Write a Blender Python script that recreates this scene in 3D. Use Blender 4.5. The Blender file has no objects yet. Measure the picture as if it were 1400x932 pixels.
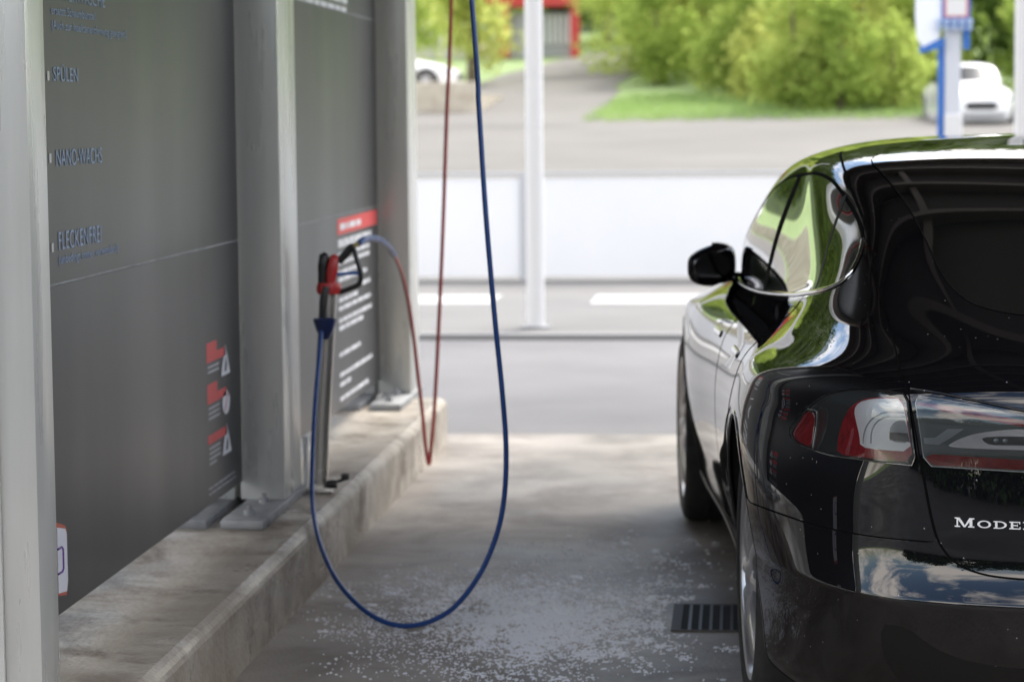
import bpy, bmesh, math, random
import numpy as np
from mathutils import Matrix, Vector, geometry
R = math.radians
C = bpy.context.scene.collection
scene = bpy.context.scene
random.seed(7); rng = np.random.default_rng(7)

# ---------------------------------------------------------------- camera
CAM_H = 1.5
PITCH, YAW, ROLL = 0.091193, -0.093923, -0.008369
def cam_axes():
    def m3(d):
        c, s = math.cos(ROLL), math.sin(ROLL); d = d @ np.array([[c,0,s],[0,1,0],[-s,0,c]])
        c, s = math.cos(PITCH), math.sin(PITCH); d = d @ np.array([[1,0,0],[0,c,s],[0,-s,c]]).T
        c, s = math.cos(YAW), math.sin(YAW); d = d @ np.array([[c,s,0],[-s,c,0],[0,0,1]]).T
        return d
    return m3(np.array([1.,0,0])), m3(np.array([0,1.,0])), m3(np.array([0,0,1.]))
_r, _f, _u = cam_axes()
cd = bpy.data.cameras.new('camera'); cam = bpy.data.objects.new('camera', cd); C.objects.link(cam)
cam.matrix_world = Matrix(((_r[0],_u[0],-_f[0],0),(_r[1],_u[1],-_f[1],0),(_r[2],_u[2],-_f[2],CAM_H),(0,0,0,1)))
cd.sensor_width = 36; cd.lens = 36*3310/1400; cd.clip_start = .05; cd.clip_end = 2000
cd.dof.use_dof = True; cd.dof.focus_distance = 5.25; cd.dof.aperture_fstop = 4.2; cd.dof.aperture_blades = 9
scene.camera = cam
scene.render.engine = 'CYCLES'
scene.cycles.use_denoising = True
scene.cycles.max_bounces = 8; scene.cycles.glossy_bounces = 4; scene.cycles.transmission_bounces = 4; scene.cycles.transparent_max_bounces = 8
scene.view_settings.view_transform = 'Standard'; scene.view_settings.look = 'None'; scene.view_settings.gamma = 1
scene.view_settings.exposure = 0.95

# ---------------------------------------------------------------- sky and sun
SUN_EL, SUN_AZ = R(50), R(32)      # azimuth measured from +Y towards +X
w = bpy.data.worlds.new('World'); scene.world = w; w.use_nodes = True
nt = w.node_tree; nt.nodes.clear()
def N(t, typ, **k):
    n = t.nodes.new(typ)
    for a, b in k.items(): setattr(n, a, b)
    return n
sky = N(nt, 'ShaderNodeTexSky', sky_type='NISHITA', sun_disc=False); sky.sun_elevation = SUN_EL; sky.sun_rotation = SUN_AZ
sky.air_density = 1.0; sky.dust_density = .6
tc = N(nt, 'ShaderNodeTexCoord'); mp = N(nt, 'ShaderNodeMapping'); mp.inputs['Scale'].default_value = (1, 1, 2.2); mp.inputs['Location'].default_value = (.8, 3.1, .9)
nz = N(nt, 'ShaderNodeTexNoise'); nz.inputs['Scale'].default_value = 2.3; nz.inputs['Detail'].default_value = 9; nz.inputs['Roughness'].default_value = .6; nz.inputs['Distortion'].default_value = .5
rp = N(nt, 'ShaderNodeValToRGB'); rp.color_ramp.elements[0].position = .45; rp.color_ramp.elements[1].position = .60
mx = N(nt, 'ShaderNodeMixRGB'); mx.inputs['Color2'].default_value = (15.5, 14.3, 13.2, 1)
bg = N(nt, 'ShaderNodeBackground'); bg.inputs['Strength'].default_value = .18
wo = N(nt, 'ShaderNodeOutputWorld')
for a, b in ((tc.outputs['Generated'], mp.inputs[0]), (mp.outputs[0], nz.inputs['Vector']), (nz.outputs[0], rp.inputs[0]), (rp.outputs[0], mx.inputs[0]), (sky.outputs[0], mx.inputs[1]), (mx.outputs[0], bg.inputs[0]), (bg.outputs[0], wo.inputs[0])):
    nt.links.new(a, b)
sl = bpy.data.lights.new('sun', 'SUN'); sl.energy = 3.4; sl.angle = R(22); sl.color = (1, .96, .9)
so = bpy.data.objects.new('sun', sl); C.objects.link(so)
sd = Vector((math.sin(SUN_AZ)*math.cos(SUN_EL), math.cos(SUN_AZ)*math.cos(SUN_EL), math.sin(SUN_EL)))
so.rotation_euler = sd.to_track_quat('Z', 'Y').to_euler(); so.location = (20, -20, 40)

# ---------------------------------------------------------------- helpers
def pmat(name, col, rough=.5, metal=0, coat=0, coat_rough=.03, spec=.5):
    m = bpy.data.materials.new(name); m.use_nodes = True
    b = m.node_tree.nodes['Principled BSDF']
    b.inputs['Base Color'].default_value = (*col, 1); b.inputs['Roughness'].default_value = rough; b.inputs['Metallic'].default_value = metal
    b.inputs['Coat Weight'].default_value = coat; b.inputs['Coat Roughness'].default_value = coat_rough; b.inputs['Coat IOR'].default_value = 1.6; b.inputs['Specular IOR Level'].default_value = spec
    return m
def noise_mat(name, c1, c2, scale=4, rough=(.5,.8), bump=.0, bscale=60, metal=0, stretch=(1,1,1), detail=8, pos=(.35,.65), third=None):
    m = pmat(name, c1, .6, metal); t = m.node_tree; b = t.nodes['Principled BSDF']
    tc = N(t, 'ShaderNodeTexCoord'); mp = N(t, 'ShaderNodeMapping'); mp.inputs['Scale'].default_value = stretch
    n = N(t, 'ShaderNodeTexNoise'); n.inputs['Scale'].default_value = scale; n.inputs['Detail'].default_value = detail; n.inputs['Roughness'].default_value = .62
    r = N(t, 'ShaderNodeValToRGB'); e = r.color_ramp.elements; e[0].position, e[1].position = pos; e[0].color = (*c1, 1); e[1].color = (*c2, 1)
    t.links.new(tc.outputs['Object'], mp.inputs[0]); t.links.new(mp.outputs[0], n.inputs['Vector']); t.links.new(n.outputs[0], r.inputs[0])
    out = r.outputs[0]
    if third:      # (colour, scale, lo, hi) : blotches
        n3 = N(t, 'ShaderNodeTexNoise'); n3.inputs['Scale'].default_value = third[1]; n3.inputs['Detail'].default_value = 10; n3.inputs['Roughness'].default_value = .7; n3.inputs['Distortion'].default_value = .6
        r3 = N(t, 'ShaderNodeMapRange'); r3.inputs[1].default_value = third[2]; r3.inputs[2].default_value = third[3]
        x = N(t, 'ShaderNodeMixRGB'); x.inputs['Color2'].default_value = (*third[0], 1)
        t.links.new(mp.outputs[0], n3.inputs['Vector']); t.links.new(n3.outputs[0], r3.inputs[0]); t.links.new(r3.outputs[0], x.inputs[0]); t.links.new(out, x.inputs[1]); out = x.outputs[0]
    t.links.new(out, b.inputs['Base Color'])
    n2 = N(t, 'ShaderNodeTexNoise'); n2.inputs['Scale'].default_value = scale*.7; n2.inputs['Detail'].default_value = 6
    mr = N(t, 'ShaderNodeMapRange'); mr.inputs[1].default_value = .35; mr.inputs[2].default_value = .65; mr.inputs[3].default_value = rough[0]; mr.inputs[4].default_value = rough[1]
    t.links.new(mp.outputs[0], n2.inputs['Vector']); t.links.new(n2.outputs[0], mr.inputs[0]); t.links.new(mr.outputs[0], b.inputs['Roughness'])
    if bump:
        n4 = N(t, 'ShaderNodeTexNoise'); n4.inputs['Scale'].default_value = bscale; n4.inputs['Detail'].default_value = 6
        bp = N(t, 'ShaderNodeBump'); bp.inputs['Strength'].default_value = bump; bp.inputs['Distance'].default_value = .01
        t.links.new(tc.outputs['Object'], n4.inputs['Vector']); t.links.new(n4.outputs[0], bp.inputs['Height']); t.links.new(bp.outputs[0], b.inputs['Normal'])
    return m
def obj(name, verts, faces, m, parent=None, smooth=False, normals=None):
    me = bpy.data.meshes.new(name); me.from_pydata([tuple(map(float, v)) for v in verts], [], [tuple(map(int, f)) for f in faces]); me.update()
    if m is not None:
        for k in (m if isinstance(m, list) else [m]): me.materials.append(k)
    if smooth or normals is not None: me.polygons.foreach_set('use_smooth', [True]*len(me.polygons))
    if normals is not None: me.normals_split_custom_set_from_vertices([tuple(map(float, n)) for n in normals])
    o = bpy.data.objects.new(name, me); C.objects.link(o)
    if parent: o.parent = parent
    return o
class MB:
    def __init__(s): s.v = []; s.f = []
    def add(s, v, f):
        k = len(s.v); s.v += [tuple(p) for p in v]; s.f += [tuple(i+k for i in q) for q in f]; return s
    def box(s, x0, x1, y0, y1, z0, z1, rot=None, b=0.0):
        x0, x1 = min(x0,x1), max(x0,x1); y0, y1 = min(y0,y1), max(y0,y1); z0, z1 = min(z0,z1), max(z0,z1)
        if b:
            bm = bmesh.new(); bmesh.ops.create_cube(bm, size=1)
            for v in bm.verts: v.co = Vector(((x0+x1)/2+v.co.x*(x1-x0), (y0+y1)/2+v.co.y*(y1-y0), (z0+z1)/2+v.co.z*(z1-z0)))
            bmesh.ops.bevel(bm, geom=bm.edges[:], offset=min(b, .45*min(x1-x0, y1-y0, z1-z0)), segments=2, affect='EDGES', profile=.5)
            bm.verts.index_update()
            V = [v.co.copy() for v in bm.verts]; F = [[v.index for v in f.verts] for f in bm.faces]; bm.free()
        else:
            V = [Vector((x, y, z)) for z in (z0, z1) for y in (y0, y1) for x in (x0, x1)]
            F = [(0,2,3,1),(4,5,7,6),(0,1,5,4),(2,6,7,3),(0,4,6,2),(1,3,7,5)]
        if rot: V = [rot @ v for v in V]
        return s.add(V, F)
    def tube(s, pts, r, n=10, caps=True):
        P = [Vector(p) for p in pts]; m = len(P); rr = r if isinstance(r, (list, tuple)) else [r]*m
        V = []; up = None
        for i, p in enumerate(P):
            t = (P[min(i+1, m-1)]-P[max(i-1, 0)]).normalized()
            if up is None: up = Vector((0,0,1)) if abs(t.z) < .9 else Vector((1,0,0))
            a = (up - t*up.dot(t)).normalized(); up = a; b = t.cross(a)
            for k in range(n):
                q = 2*math.pi*k/n; V.append(p+(a*math.cos(q)+b*math.sin(q))*rr[i])
        F = [(i*n+k, i*n+(k+1)%n, (i+1)*n+(k+1)%n, (i+1)*n+k) for i in range(m-1) for k in range(n)]
        if caps: F += [tuple(range(n-1, -1, -1)), tuple(range((m-1)*n, m*n))]
        return s.add(V, F)
    def lathe(s, prof, o=(0,0,0), axis='Z', n=48):
        V = []; o = Vector(o)
        for r, h in prof:
            for k in range(n):
                q = 2*math.pi*k/n; c, d = r*math.cos(q), r*math.sin(q)
                V.append(o+(Vector((c, d, h)) if axis == 'Z' else Vector((c, h, d)) if axis == 'Y' else Vector((h, c, d))))
        F = [(i*n+k, i*n+(k+1)%n, (i+1)*n+(k+1)%n, (i+1)*n+k) for i in range(len(prof)-1) for k in range(n)]
        return s.add(V, F)
    def prism(s, poly, h0, h1, tf):        # poly in (a,b), extruded h0..h1; tf maps (a,b,h) to a point
        n = len(poly); V = [tf(a, b, h0) for a, b in poly]+[tf(a, b, h1) for a, b in poly]
        F = [tuple(range(n-1, -1, -1)), tuple(range(n, 2*n))]+[(i, (i+1)%n, n+(i+1)%n, n+i) for i in range(n)]
        return s.add(V, F)
    def build(s, name, m, parent=None, smooth=False, auto=None):
        o = obj(name, s.v, s.f, m, parent, smooth)
        bm = bmesh.new(); bm.from_mesh(o.data); bmesh.ops.recalc_face_normals(bm, faces=bm.faces[:]); bm.to_mesh(o.data); bm.free()
        if auto is not None:
            o.data.polygons.foreach_set('use_smooth', [True]*len(o.data.polygons)); o.data.set_sharp_from_angle(angle=R(auto))
        return o
def thing(name, label, cat, loc=(0,0,0), rotz=0, group=None):
    o = bpy.data.objects.new(name, None); C.objects.link(o); o.empty_display_size = .1
    o.location = loc; o.rotation_euler = (0,0,rotz); return tag(o, label, cat, group)
def tag(o, label, cat, group=None, kind=None):
    o['label'] = label; o['category'] = cat
    if group: o['group'] = group
    if kind: o['kind'] = kind
    return o
def struct(o): o['kind'] = 'structure'; return o
def catmull(P, n=10):
    P = [np.array(p, float) for p in P]; Q = [2*P[0]-P[1]]+P+[2*P[-1]-P[-2]]; out = []
    for i in range(1, len(Q)-2):
        for k in range(n):
            t = k/n; out.append(.5*((2*Q[i])+(-Q[i-1]+Q[i+1])*t+(2*Q[i-1]-5*Q[i]+4*Q[i+1]-Q[i+2])*t*t+(-Q[i-1]+3*Q[i]-3*Q[i+1]+Q[i+2])*t**3))
    out.append(P[-1]); return out
def px_ray(px, py):
    d = _r*((px-700)/3310)+_f-_u*((py-466)/3310); return d
def at_y(px, py, Y): d = px_ray(px, py); t = Y/d[1]; return np.array([0,0,CAM_H])+d*t
# ---------------------------------------------------------------- car body surface: control points (x from tail, y half width, z)
def car_net():
    base=[(-.06,0),(-.045,.25),(-.0,.47),(.05,.62),(.12,.735),(.24,.825),(.42,.902),(.65,.947),(.88,.967),(1.12,.968),(1.4,.952),(1.8,.935),(2.3,.925),(2.8,.925),
          (3.3,.938),(3.7,.935),(4.04,.93),(4.35,.905),(4.62,.83),(4.8,.72),(4.9,.5),(4.95,.25),(4.96,0)]
    n=len(base); B=np.array(base)
    ext=np.vstack([[B[1][0],-B[1][1]],B,[B[-2][0],-B[-2][1]]])
    T=ext[2:]-ext[:-2]; T/=np.linalg.norm(T,axis=1)[:,None]
    N=np.stack([-T[:,1],T[:,0]],1)          # outward: at the tail (tangent +y) this is -x
    wr=np.clip(1-(np.arange(n)-4)/3.0,0,1)  # weight of the tail profile, columns 0..7
    wf=np.clip((np.arange(n)-16)/3.0,0,1)
    L=[]
    prof=[ # z, inset side, inset tail, inset front
     (.17,.20,.30,.30),(.20,.092,.17,.16),(.25,.052,.10,.09),(.33,.04,.055,.04),(.42,.02,.022,.015),(.470,.013,.004,.01),(.487,.011,.0,.008),(.504,.009,.004,.008),
     (.56,.003,.018,.008),(.62,0,.026,.01),(.70,0,.03,.025),(.77,.008,.034,.05),(.83,.022,.038,.08)]
    for z,a,b,c in prof:
        ins=a*(1-wr)*(1-wf)+b*wr+c*wf
        if z>.7: ins=ins+np.array([0,0,0,0,.0,.012,.018,.008]+[0]*(n-8))*(z-.7)/.13
        if .49<z<.6: ins=ins+np.array([1,1,1,.75,.25]+[0]*(n-5))*(.004 if z<.53 else .0075)
        if z<.45: ins=ins*np.array([1,1,1,.98,.9,.78,.66,.64,.7,.85]+[1]*(n-10))
        P=B-N*ins[:,None]; zz=np.full(n,z)
        zz=zz-wf*max(0,z-.55)*.35
        if z>.75: zz[:4]-=np.array([.03,.028,.02,.006])*(z-.75)/.08
        L.append(np.column_stack([P,zz]))
    def lv(s): L.append(np.array(s,float))
    lv([(-.02,0,.84),(.0,.25,.845),(.032,.455,.865),(.078,.60,.900),(.15,.71,.918),(.265,.79,.92),(.44,.868,.912),(.66,.92,.90),(.88,.932,.89),(1.12,.93,.885),(1.4,.91,.88),(1.8,.89,.88),(2.3,.882,.87),(2.8,.885,.865),
        (3.3,.90,.86),(3.7,.893,.855),(4.04,.875,.84),(4.35,.84,.80),(4.6,.77,.76),(4.76,.66,.73),(4.85,.46,.71),(4.9,.23,.70),(4.91,0,.70)])
    lv([(.006,.0,.925),(.018,.24,.93),(.053,.43,.945),(.115,.58,.956),(.205,.68,.96),(.315,.75,.966),(.48,.805,.962),(.69,.855,.95),(.9,.87,.945),(1.12,.875,.94),(1.4,.86,.935),(1.8,.845,.93),(2.3,.84,.92),(2.8,.85,.91),
        (3.3,.85,.91),(3.65,.82,.91),(3.95,.76,.90),(4.15,.72,.89),(4.3,.60,.88),(4.38,.48,.875),(4.42,.34,.875),(4.44,.17,.875),(4.44,0,.875)])
    lv([(.12,0,.978),(.127,.23,.982),(.157,.41,.991),(.23,.54,1.003),(.36,.625,1.01),(.47,.685,1.018),(.6,.725,1.02),(.76,.765,1.012),(.95,.79,1.0),(1.14,.80,.995),(1.4,.80,.985),(1.8,.795,.97),(2.3,.795,.955),(2.8,.805,.945),
        (3.25,.81,.945),(3.5,.75,.965),(3.65,.66,.975),(3.74,.56,.975),(3.8,.45,.975),(3.84,.34,.975),(3.86,.22,.975),(3.87,.11,.975),(3.87,0,.975)])
    lv([(.37,0,1.062),(.375,.22,1.062),(.40,.39,1.067),(.46,.52,1.080),(.56,.605,1.088),(.66,.655,1.095),(.77,.69,1.10),(.89,.715,1.095),(1.02,.735,1.085),(1.2,.75,1.06),(1.45,.76,1.03),(1.8,.768,1.01),(2.3,.775,.985),(2.8,.79,.97),
        (3.15,.78,.97),(3.36,.70,.99),(3.48,.61,1.0),(3.56,.52,1.005),(3.61,.42,1.01),(3.64,.32,1.01),(3.66,.21,1.01),(3.67,.1,1.01),(3.67,0,1.01)])
    lv([(.66,0,1.16),(.67,.22,1.16),(.7,.39,1.163),(.76,.51,1.17),(.83,.59,1.18),(.90,.635,1.18),(.98,.665,1.175),(1.08,.69,1.165),(1.2,.705,1.15),(1.34,.72,1.135),(1.55,.73,1.115),(1.85,.737,1.10),(2.3,.757,1.09),(2.83,.787,1.085),
        (3.13,.775,1.085),(3.27,.67,1.10),(3.33,.57,1.11),(3.37,.48,1.115),(3.38,.39,1.12),(3.41,.3,1.12),(3.42,.2,1.12),(3.43,.1,1.12),(3.43,0,1.12)])
    lv([(1.0,0,1.277),(1.01,.22,1.277),(1.04,.38,1.276),(1.09,.5,1.275),(1.14,.575,1.272),(1.2,.615,1.265),(1.27,.645,1.255),(1.36,.667,1.245),(1.46,.682,1.24),(1.58,.693,1.235),(1.72,.702,1.228),(1.92,.707,1.225),(2.3,.73,1.22),(2.7,.747,1.215),
        (2.95,.728,1.215),(3.06,.62,1.225),(3.06,.52,1.235),(3.11,.43,1.24),(3.14,.35,1.243),(3.16,.27,1.245),(3.165,.18,1.245),(3.17,.09,1.245),(3.17,0,1.245)])
    lv([(1.45,0,1.384),(1.455,.22,1.384),(1.475,.38,1.381),(1.5,.5,1.375),(1.54,.58,1.366),(1.58,.618,1.356),(1.63,.643,1.348),(1.7,.659,1.342),(1.77,.668,1.34),(1.86,.673,1.338),(1.96,.676,1.337),(2.1,.676,1.336),(2.3,.686,1.335),(2.55,.69,1.335),
        (2.74,.665,1.337),(2.81,.56,1.342),(2.82,.48,1.35),(2.86,.4,1.358),(2.885,.32,1.363),(2.905,.24,1.367),(2.915,.16,1.369),(2.92,.08,1.37),(2.92,0,1.37)])
    lv([(1.75,0,1.424),(1.755,.21,1.424),(1.77,.36,1.42),(1.8,.475,1.413),(1.83,.545,1.406),(1.86,.583,1.40),(1.89,.605,1.396),(1.93,.62,1.393),(1.97,.628,1.392),(2.02,.632,1.391),(2.1,.634,1.39),(2.2,.633,1.39),(2.3,.629,1.39),(2.43,.612,1.389),
        (2.55,.575,1.39),(2.62,.51,1.395),(2.67,.435,1.402),(2.70,.36,1.408),(2.72,.29,1.413),(2.73,.215,1.417),(2.735,.14,1.419),(2.74,.07,1.42),(2.74,0,1.42)])
    A=L[-1].copy(); A[:,0]=2.2+(A[:,0]-2.2)*.72; A[:,1]*=.72; A[:,2]=1.429+.012*(1-(A[:,1]/.46)**2); L.append(A)
    A=A.copy(); A[:,0]=2.2+(A[:,0]-2.2)*.6; A[:,1]*=.5; A[:,2]=1.4365+.0075*(1-(A[:,1]/.23)**2);L.append(A)
    A=A.copy(); A[:,0]=2.2+(A[:,0]-2.2)*.8; A[:,1]=0; A[:,2]=1.446; L.append(A)
    return np.array(L)   # levels x columns x 3
NET=car_net()
def _ext(Q):
    m=np.array([1,-1,1.])
    a=Q[:,1:2]*m; b=Q[:,-2:-1]*m
    Q=np.concatenate([a,Q,b],1)
    top=Q[-2:-1]*m; bot=2*Q[0:1]-Q[1:2]
    return np.concatenate([bot,Q,top],0)
def _bs(t):
    return np.stack([(1-t)**3,3*t**3-6*t**2+4,-3*t**3+3*t**2+3*t+1,t**3],-1)/6
def _db(t):
    return np.stack([-(1-t)**2,3*t**2-4*t,-3*t**2+2*t+1,t**2],-1)/2
class Surf:
    def __init__(s,net):
        Q=net.copy()
        for _ in range(1):               # pull the spline onto the points
            s.E=_ext(Q); S=s._knots()
            d=net-S; Q=Q+.75*d
        s.E=_ext(Q); s.nv,s.nu=net.shape[:2]
    def _knots(s):
        k=np.array([1,4,1])/6.; E=s.E
        A=sum(k[i]*E[i:E.shape[0]-2+i] for i in range(3))
        return sum(k[i]*A[:,i:A.shape[1]-2+i] for i in range(3))
    def ev(s,u,v,der=False):
        u=np.clip(np.asarray(u,float),0,s.nu-1-1e-9); v=np.clip(np.asarray(v,float),0,s.nv-1-1e-9)
        i=np.floor(u).astype(int); j=np.floor(v).astype(int); bu=_bs(u-i); bv=_bs(v-j)
        C=np.stack([np.stack([s.E[j+b,i+a] for a in range(4)],-2) for b in range(4)],-3)
        p=np.einsum('...b,...a,...bac->...c',bv,bu,C)
        if not der: return p
        pu=np.einsum('...b,...a,...bac->...c',bv,_db(u-i),C); pv=np.einsum('...b,...a,...bac->...c',_db(v-j),bu,C)
        n=np.cross(pv,pu); n/=np.maximum(np.linalg.norm(n,axis=-1,keepdims=True),1e-12)
        return p,pu,pv,n
S=Surf(NET)

# ---------------------------------------------------------------- car tools: everything lies on the spline surface
_gu = np.linspace(0, S.nu-1, 260); _gv = np.linspace(0, S.nv-1, 300); _GU, _GV = np.meshgrid(_gu, _gv)
_GP = S.ev(_GU, _GV).reshape(-1, 3); _GU = _GU.ravel(); _GV = _GV.ravel()
def uvof(P, axes=(0,1,2)):
    out = []; ax = list(axes)
    for q in P:
        q = np.array(q, float); d = ((_GP-q)**2).sum(1); k = int(np.argmin(d)); u, v = _GU[k], _GV[k]
        for _ in range(12):
            p, pu, pv, n = S.ev(u, v, True); J = np.stack([pu[ax], pv[ax]], 1); r = q[ax]-p[ax]
            st = np.linalg.lstsq(J, r, rcond=1e-4)[0]; st = np.clip(st, -.25, .25)
            u = min(max(u+st[0], 0), S.nu-1); v = min(max(v+st[1], 0), S.nv-1)
        out.append((u, v))
    return np.array(out)
def chaikin(P, n=2, closed=False):
    P = np.array(P, float)
    for _ in range(n):
        Q = np.roll(P, -1, 0) if closed else P[1:]
        A = P if closed else P[:-1]
        a = .75*A+.25*Q; b = .25*A+.75*Q
        X = np.empty((2*len(a), P.shape[1])); X[0::2] = a; X[1::2] = b
        P = X if closed else np.vstack([P[:1], X, P[-1:]])
    return P
def densify(uv, step=.012, closed=False):
    out = []; n = len(uv); p = S.ev(uv[:,0], uv[:,1])
    for i in range(n if closed else n-1):
        j = (i+1) % n; k = max(1, int(np.ceil(np.linalg.norm(p[j]-p[i])/step)))
        for t in range(k): out.append(uv[i]+(uv[j]-uv[i])*t/k)
    if not closed: out.append(uv[-1])
    return np.array(out)
def inpoly(Q, P):
    x, y = Q[:,0], Q[:,1]; c = np.zeros(len(Q), bool); j = len(P)-1
    for i in range(len(P)):
        a, b = P[i], P[j]
        if a[1] != b[1]:
            m = ((a[1] > y) != (b[1] > y)) & (x < (b[0]-a[0])*(y-a[1])/(b[1]-a[1])+a[0]); c ^= m
        j = i
    return c
def uvmesh(outer, holes=(), step=.18):
    """triangulate a region of the (u,v) plane"""
    lo, hi = outer.min(0), outer.max(0)
    gx = np.arange(lo[0]+step/2, hi[0], step); gy = np.arange(lo[1]+step/2, hi[1], step)
    G = np.array([(x+(step*.5 if k % 2 else 0), y) for k, y in enumerate(gy) for x in gx]) if len(gx) and len(gy) else np.zeros((0,2))
    if len(G):
        keep = inpoly(G, outer)
        for h in holes: keep &= ~inpoly(G, h)
        G = G[keep]
        rings = np.vstack([outer]+list(holes))
        d = np.array([((rings-g)**2).sum(1).min() for g in G]) if len(G) else np.zeros(0)
        G = G[d > (.35*step)**2] if len(G) else G
    pts = []; edges = []
    for ring in [outer]+list(holes):
        k = len(pts); n = len(ring); pts += [Vector(p) for p in ring]; edges += [(k+i, k+(i+1) % n) for i in range(n)]
    pts += [Vector(g) for g in G]
    V, E, F, *_ = geometry.delaunay_2d_cdt(pts, edges, [], 0, 1e-6)
    V = np.array([tuple(v) for v in V]); F = np.array([f for f in F if len(f) == 3])
    c = V[F].mean(1); keep = inpoly(c, outer)
    for h in holes: keep &= ~inpoly(c, h)
    return V, F[keep]
MIR = np.array([1, -1, 1.])
def sheet(name, V, F, off, m, parent, side='both', thick=0.0, fn=None, bulge=None):
    p, pu, pv, n = S.ev(V[:,0], V[:,1], True)
    c = (V[:,0] < 1e-6) | (V[:,0] > S.nu-1-1e-6); n[c, 1] = 0; c2 = V[:,1] > S.nv-1-1e-6; n[c2, 1] = 0; n /= np.linalg.norm(n, axis=1)[:,None]
    if fn is not None: p = fn(p, n)
    p = p+n*off
    if bulge is not None:
        p = p+n*bulge(p)[:,None]; a = np.zeros_like(n); fnn = np.cross(p[F[:,1]]-p[F[:,0]], p[F[:,2]]-p[F[:,0]]); fnn[(fnn*n[F[:,0]]).sum(1) < 0] *= -1
        for k in range(3): np.add.at(a, F[:,k], fnn)
        n = a/np.maximum(np.linalg.norm(a, axis=1)[:,None], 1e-12); n[c, 1] = 0; n /= np.linalg.norm(n, axis=1)[:,None]
    # orient faces outward
    fn_ = np.cross(p[F[:,1]]-p[F[:,0]], p[F[:,2]]-p[F[:,0]]); flip = (fn_*n[F[:,0]]).sum(1) < 0
    F = F.copy(); F[flip] = F[flip][:, ::-1]
    if thick:      # a rim that closes the edge of the panel down to the body
        from collections import Counter
        ec = Counter(); 
        for f in F:
            for a, b in ((f[0],f[1]),(f[1],f[2]),(f[2],f[0])): ec[(a,b)] += 1
        rim = [(a,b) for (a,b) in ec if (b,a) not in ec and not (V[a,0] < 1e-6 and V[b,0] < 1e-6) and not (V[a,0] > S.nu-1-1e-6 and V[b,0] > S.nu-1-1e-6)]
        used = sorted({a for e in rim for a in e}); mp = {a: len(p)+i for i, a in enumerate(used)}
        pp = np.vstack([p, p[used]-n[used]*thick]); nn = np.vstack([n, n[used]])
        FF = [tuple(f) for f in F]+[(b, a, mp[a], mp[b]) for a, b in rim]
    else: pp, nn, FF = p, n, [tuple(f) for f in F]
    A = (pp, nn, FF); B = (pp*MIR, nn*MIR, [tuple(reversed(f)) for f in FF])
    if side == 'both': k = len(pp); P_ = np.vstack([A[0], B[0]]); N_ = np.vstack([A[1], B[1]]); F_ = A[2]+[tuple(i+k for i in f) for f in B[2]]
    else: P_, N_, F_ = A if side == 'left' else B
    return obj(name, P_, F_, m, parent, normals=N_)
def patch(name, pts, off, m, parent, side='left', sm=2, step=.16, thick=.0, sym=False, ds=.008, bulge=None):
    uv = uvof(pts)
    if sym: uv[0,0] = uv[-1,0] = (S.nu-1 if sym == 'front' else 0)
    uv = chaikin(uv, sm, closed=not sym) if sm else uv
    uv = densify(uv, ds, closed=True)
    V, F = uvmesh(uv, (), step)
    return sheet(name, V, F, off, m, parent, side, thick, bulge=bulge)
def ribbon(name, pts, width, off, m, parent, side='left', sm=2, crown=0., sym=False, uv=None, ds=.01):
    if uv is None: uv = uvof(pts)
    uv = chaikin(uv, sm) if sm else uv
    uv = densify(uv, ds); p, pu, pv, n = S.ev(uv[:,0], uv[:,1], True)
    t = np.gradient(p, axis=0); t /= np.linalg.norm(t, axis=1)[:,None]; s = np.cross(n, t); s /= np.linalg.norm(s, axis=1)[:,None]
    prof = [(-.5, 0), (.5, 0)] if not crown else [(-.5, 0), (-.42, .6), (-.2, .95), (0, 1), (.2, .95), (.42, .6), (.5, 0)]
    k = len(prof); P_ = np.concatenate([(p+s*(a*width)+n*(off+h*crown))[:,None] for a, h in prof], 1).reshape(-1, 3)
    F_ = [(i*k+j, i*k+j+1, (i+1)*k+j+1, (i+1)*k+j) for i in range(len(p)-1) for j in range(k-1)]
    if side in ('right', 'both'):
        Q = P_*MIR; G = [tuple(reversed(f)) for f in F_]
        if side == 'right': P_, F_ = Q, G
        else: F_ = F_+[tuple(i+len(P_) for i in f) for f in G]; P_ = np.vstack([P_, Q])
    o = obj(name, P_, F_, m, parent, smooth=True)
    return o
AXR, AXF, WR = 1.08, 4.04, .352
def arch_uv(cx, r, n=72, y=.95):
    P = []
    for i in range(n+1):
        a = R(-32)+R(244)*i/n; z = WR+r*math.sin(a); P.append((cx+r*math.cos(a), y, max(z, .171)))
    return uvof(P, (0, 2))
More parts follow.
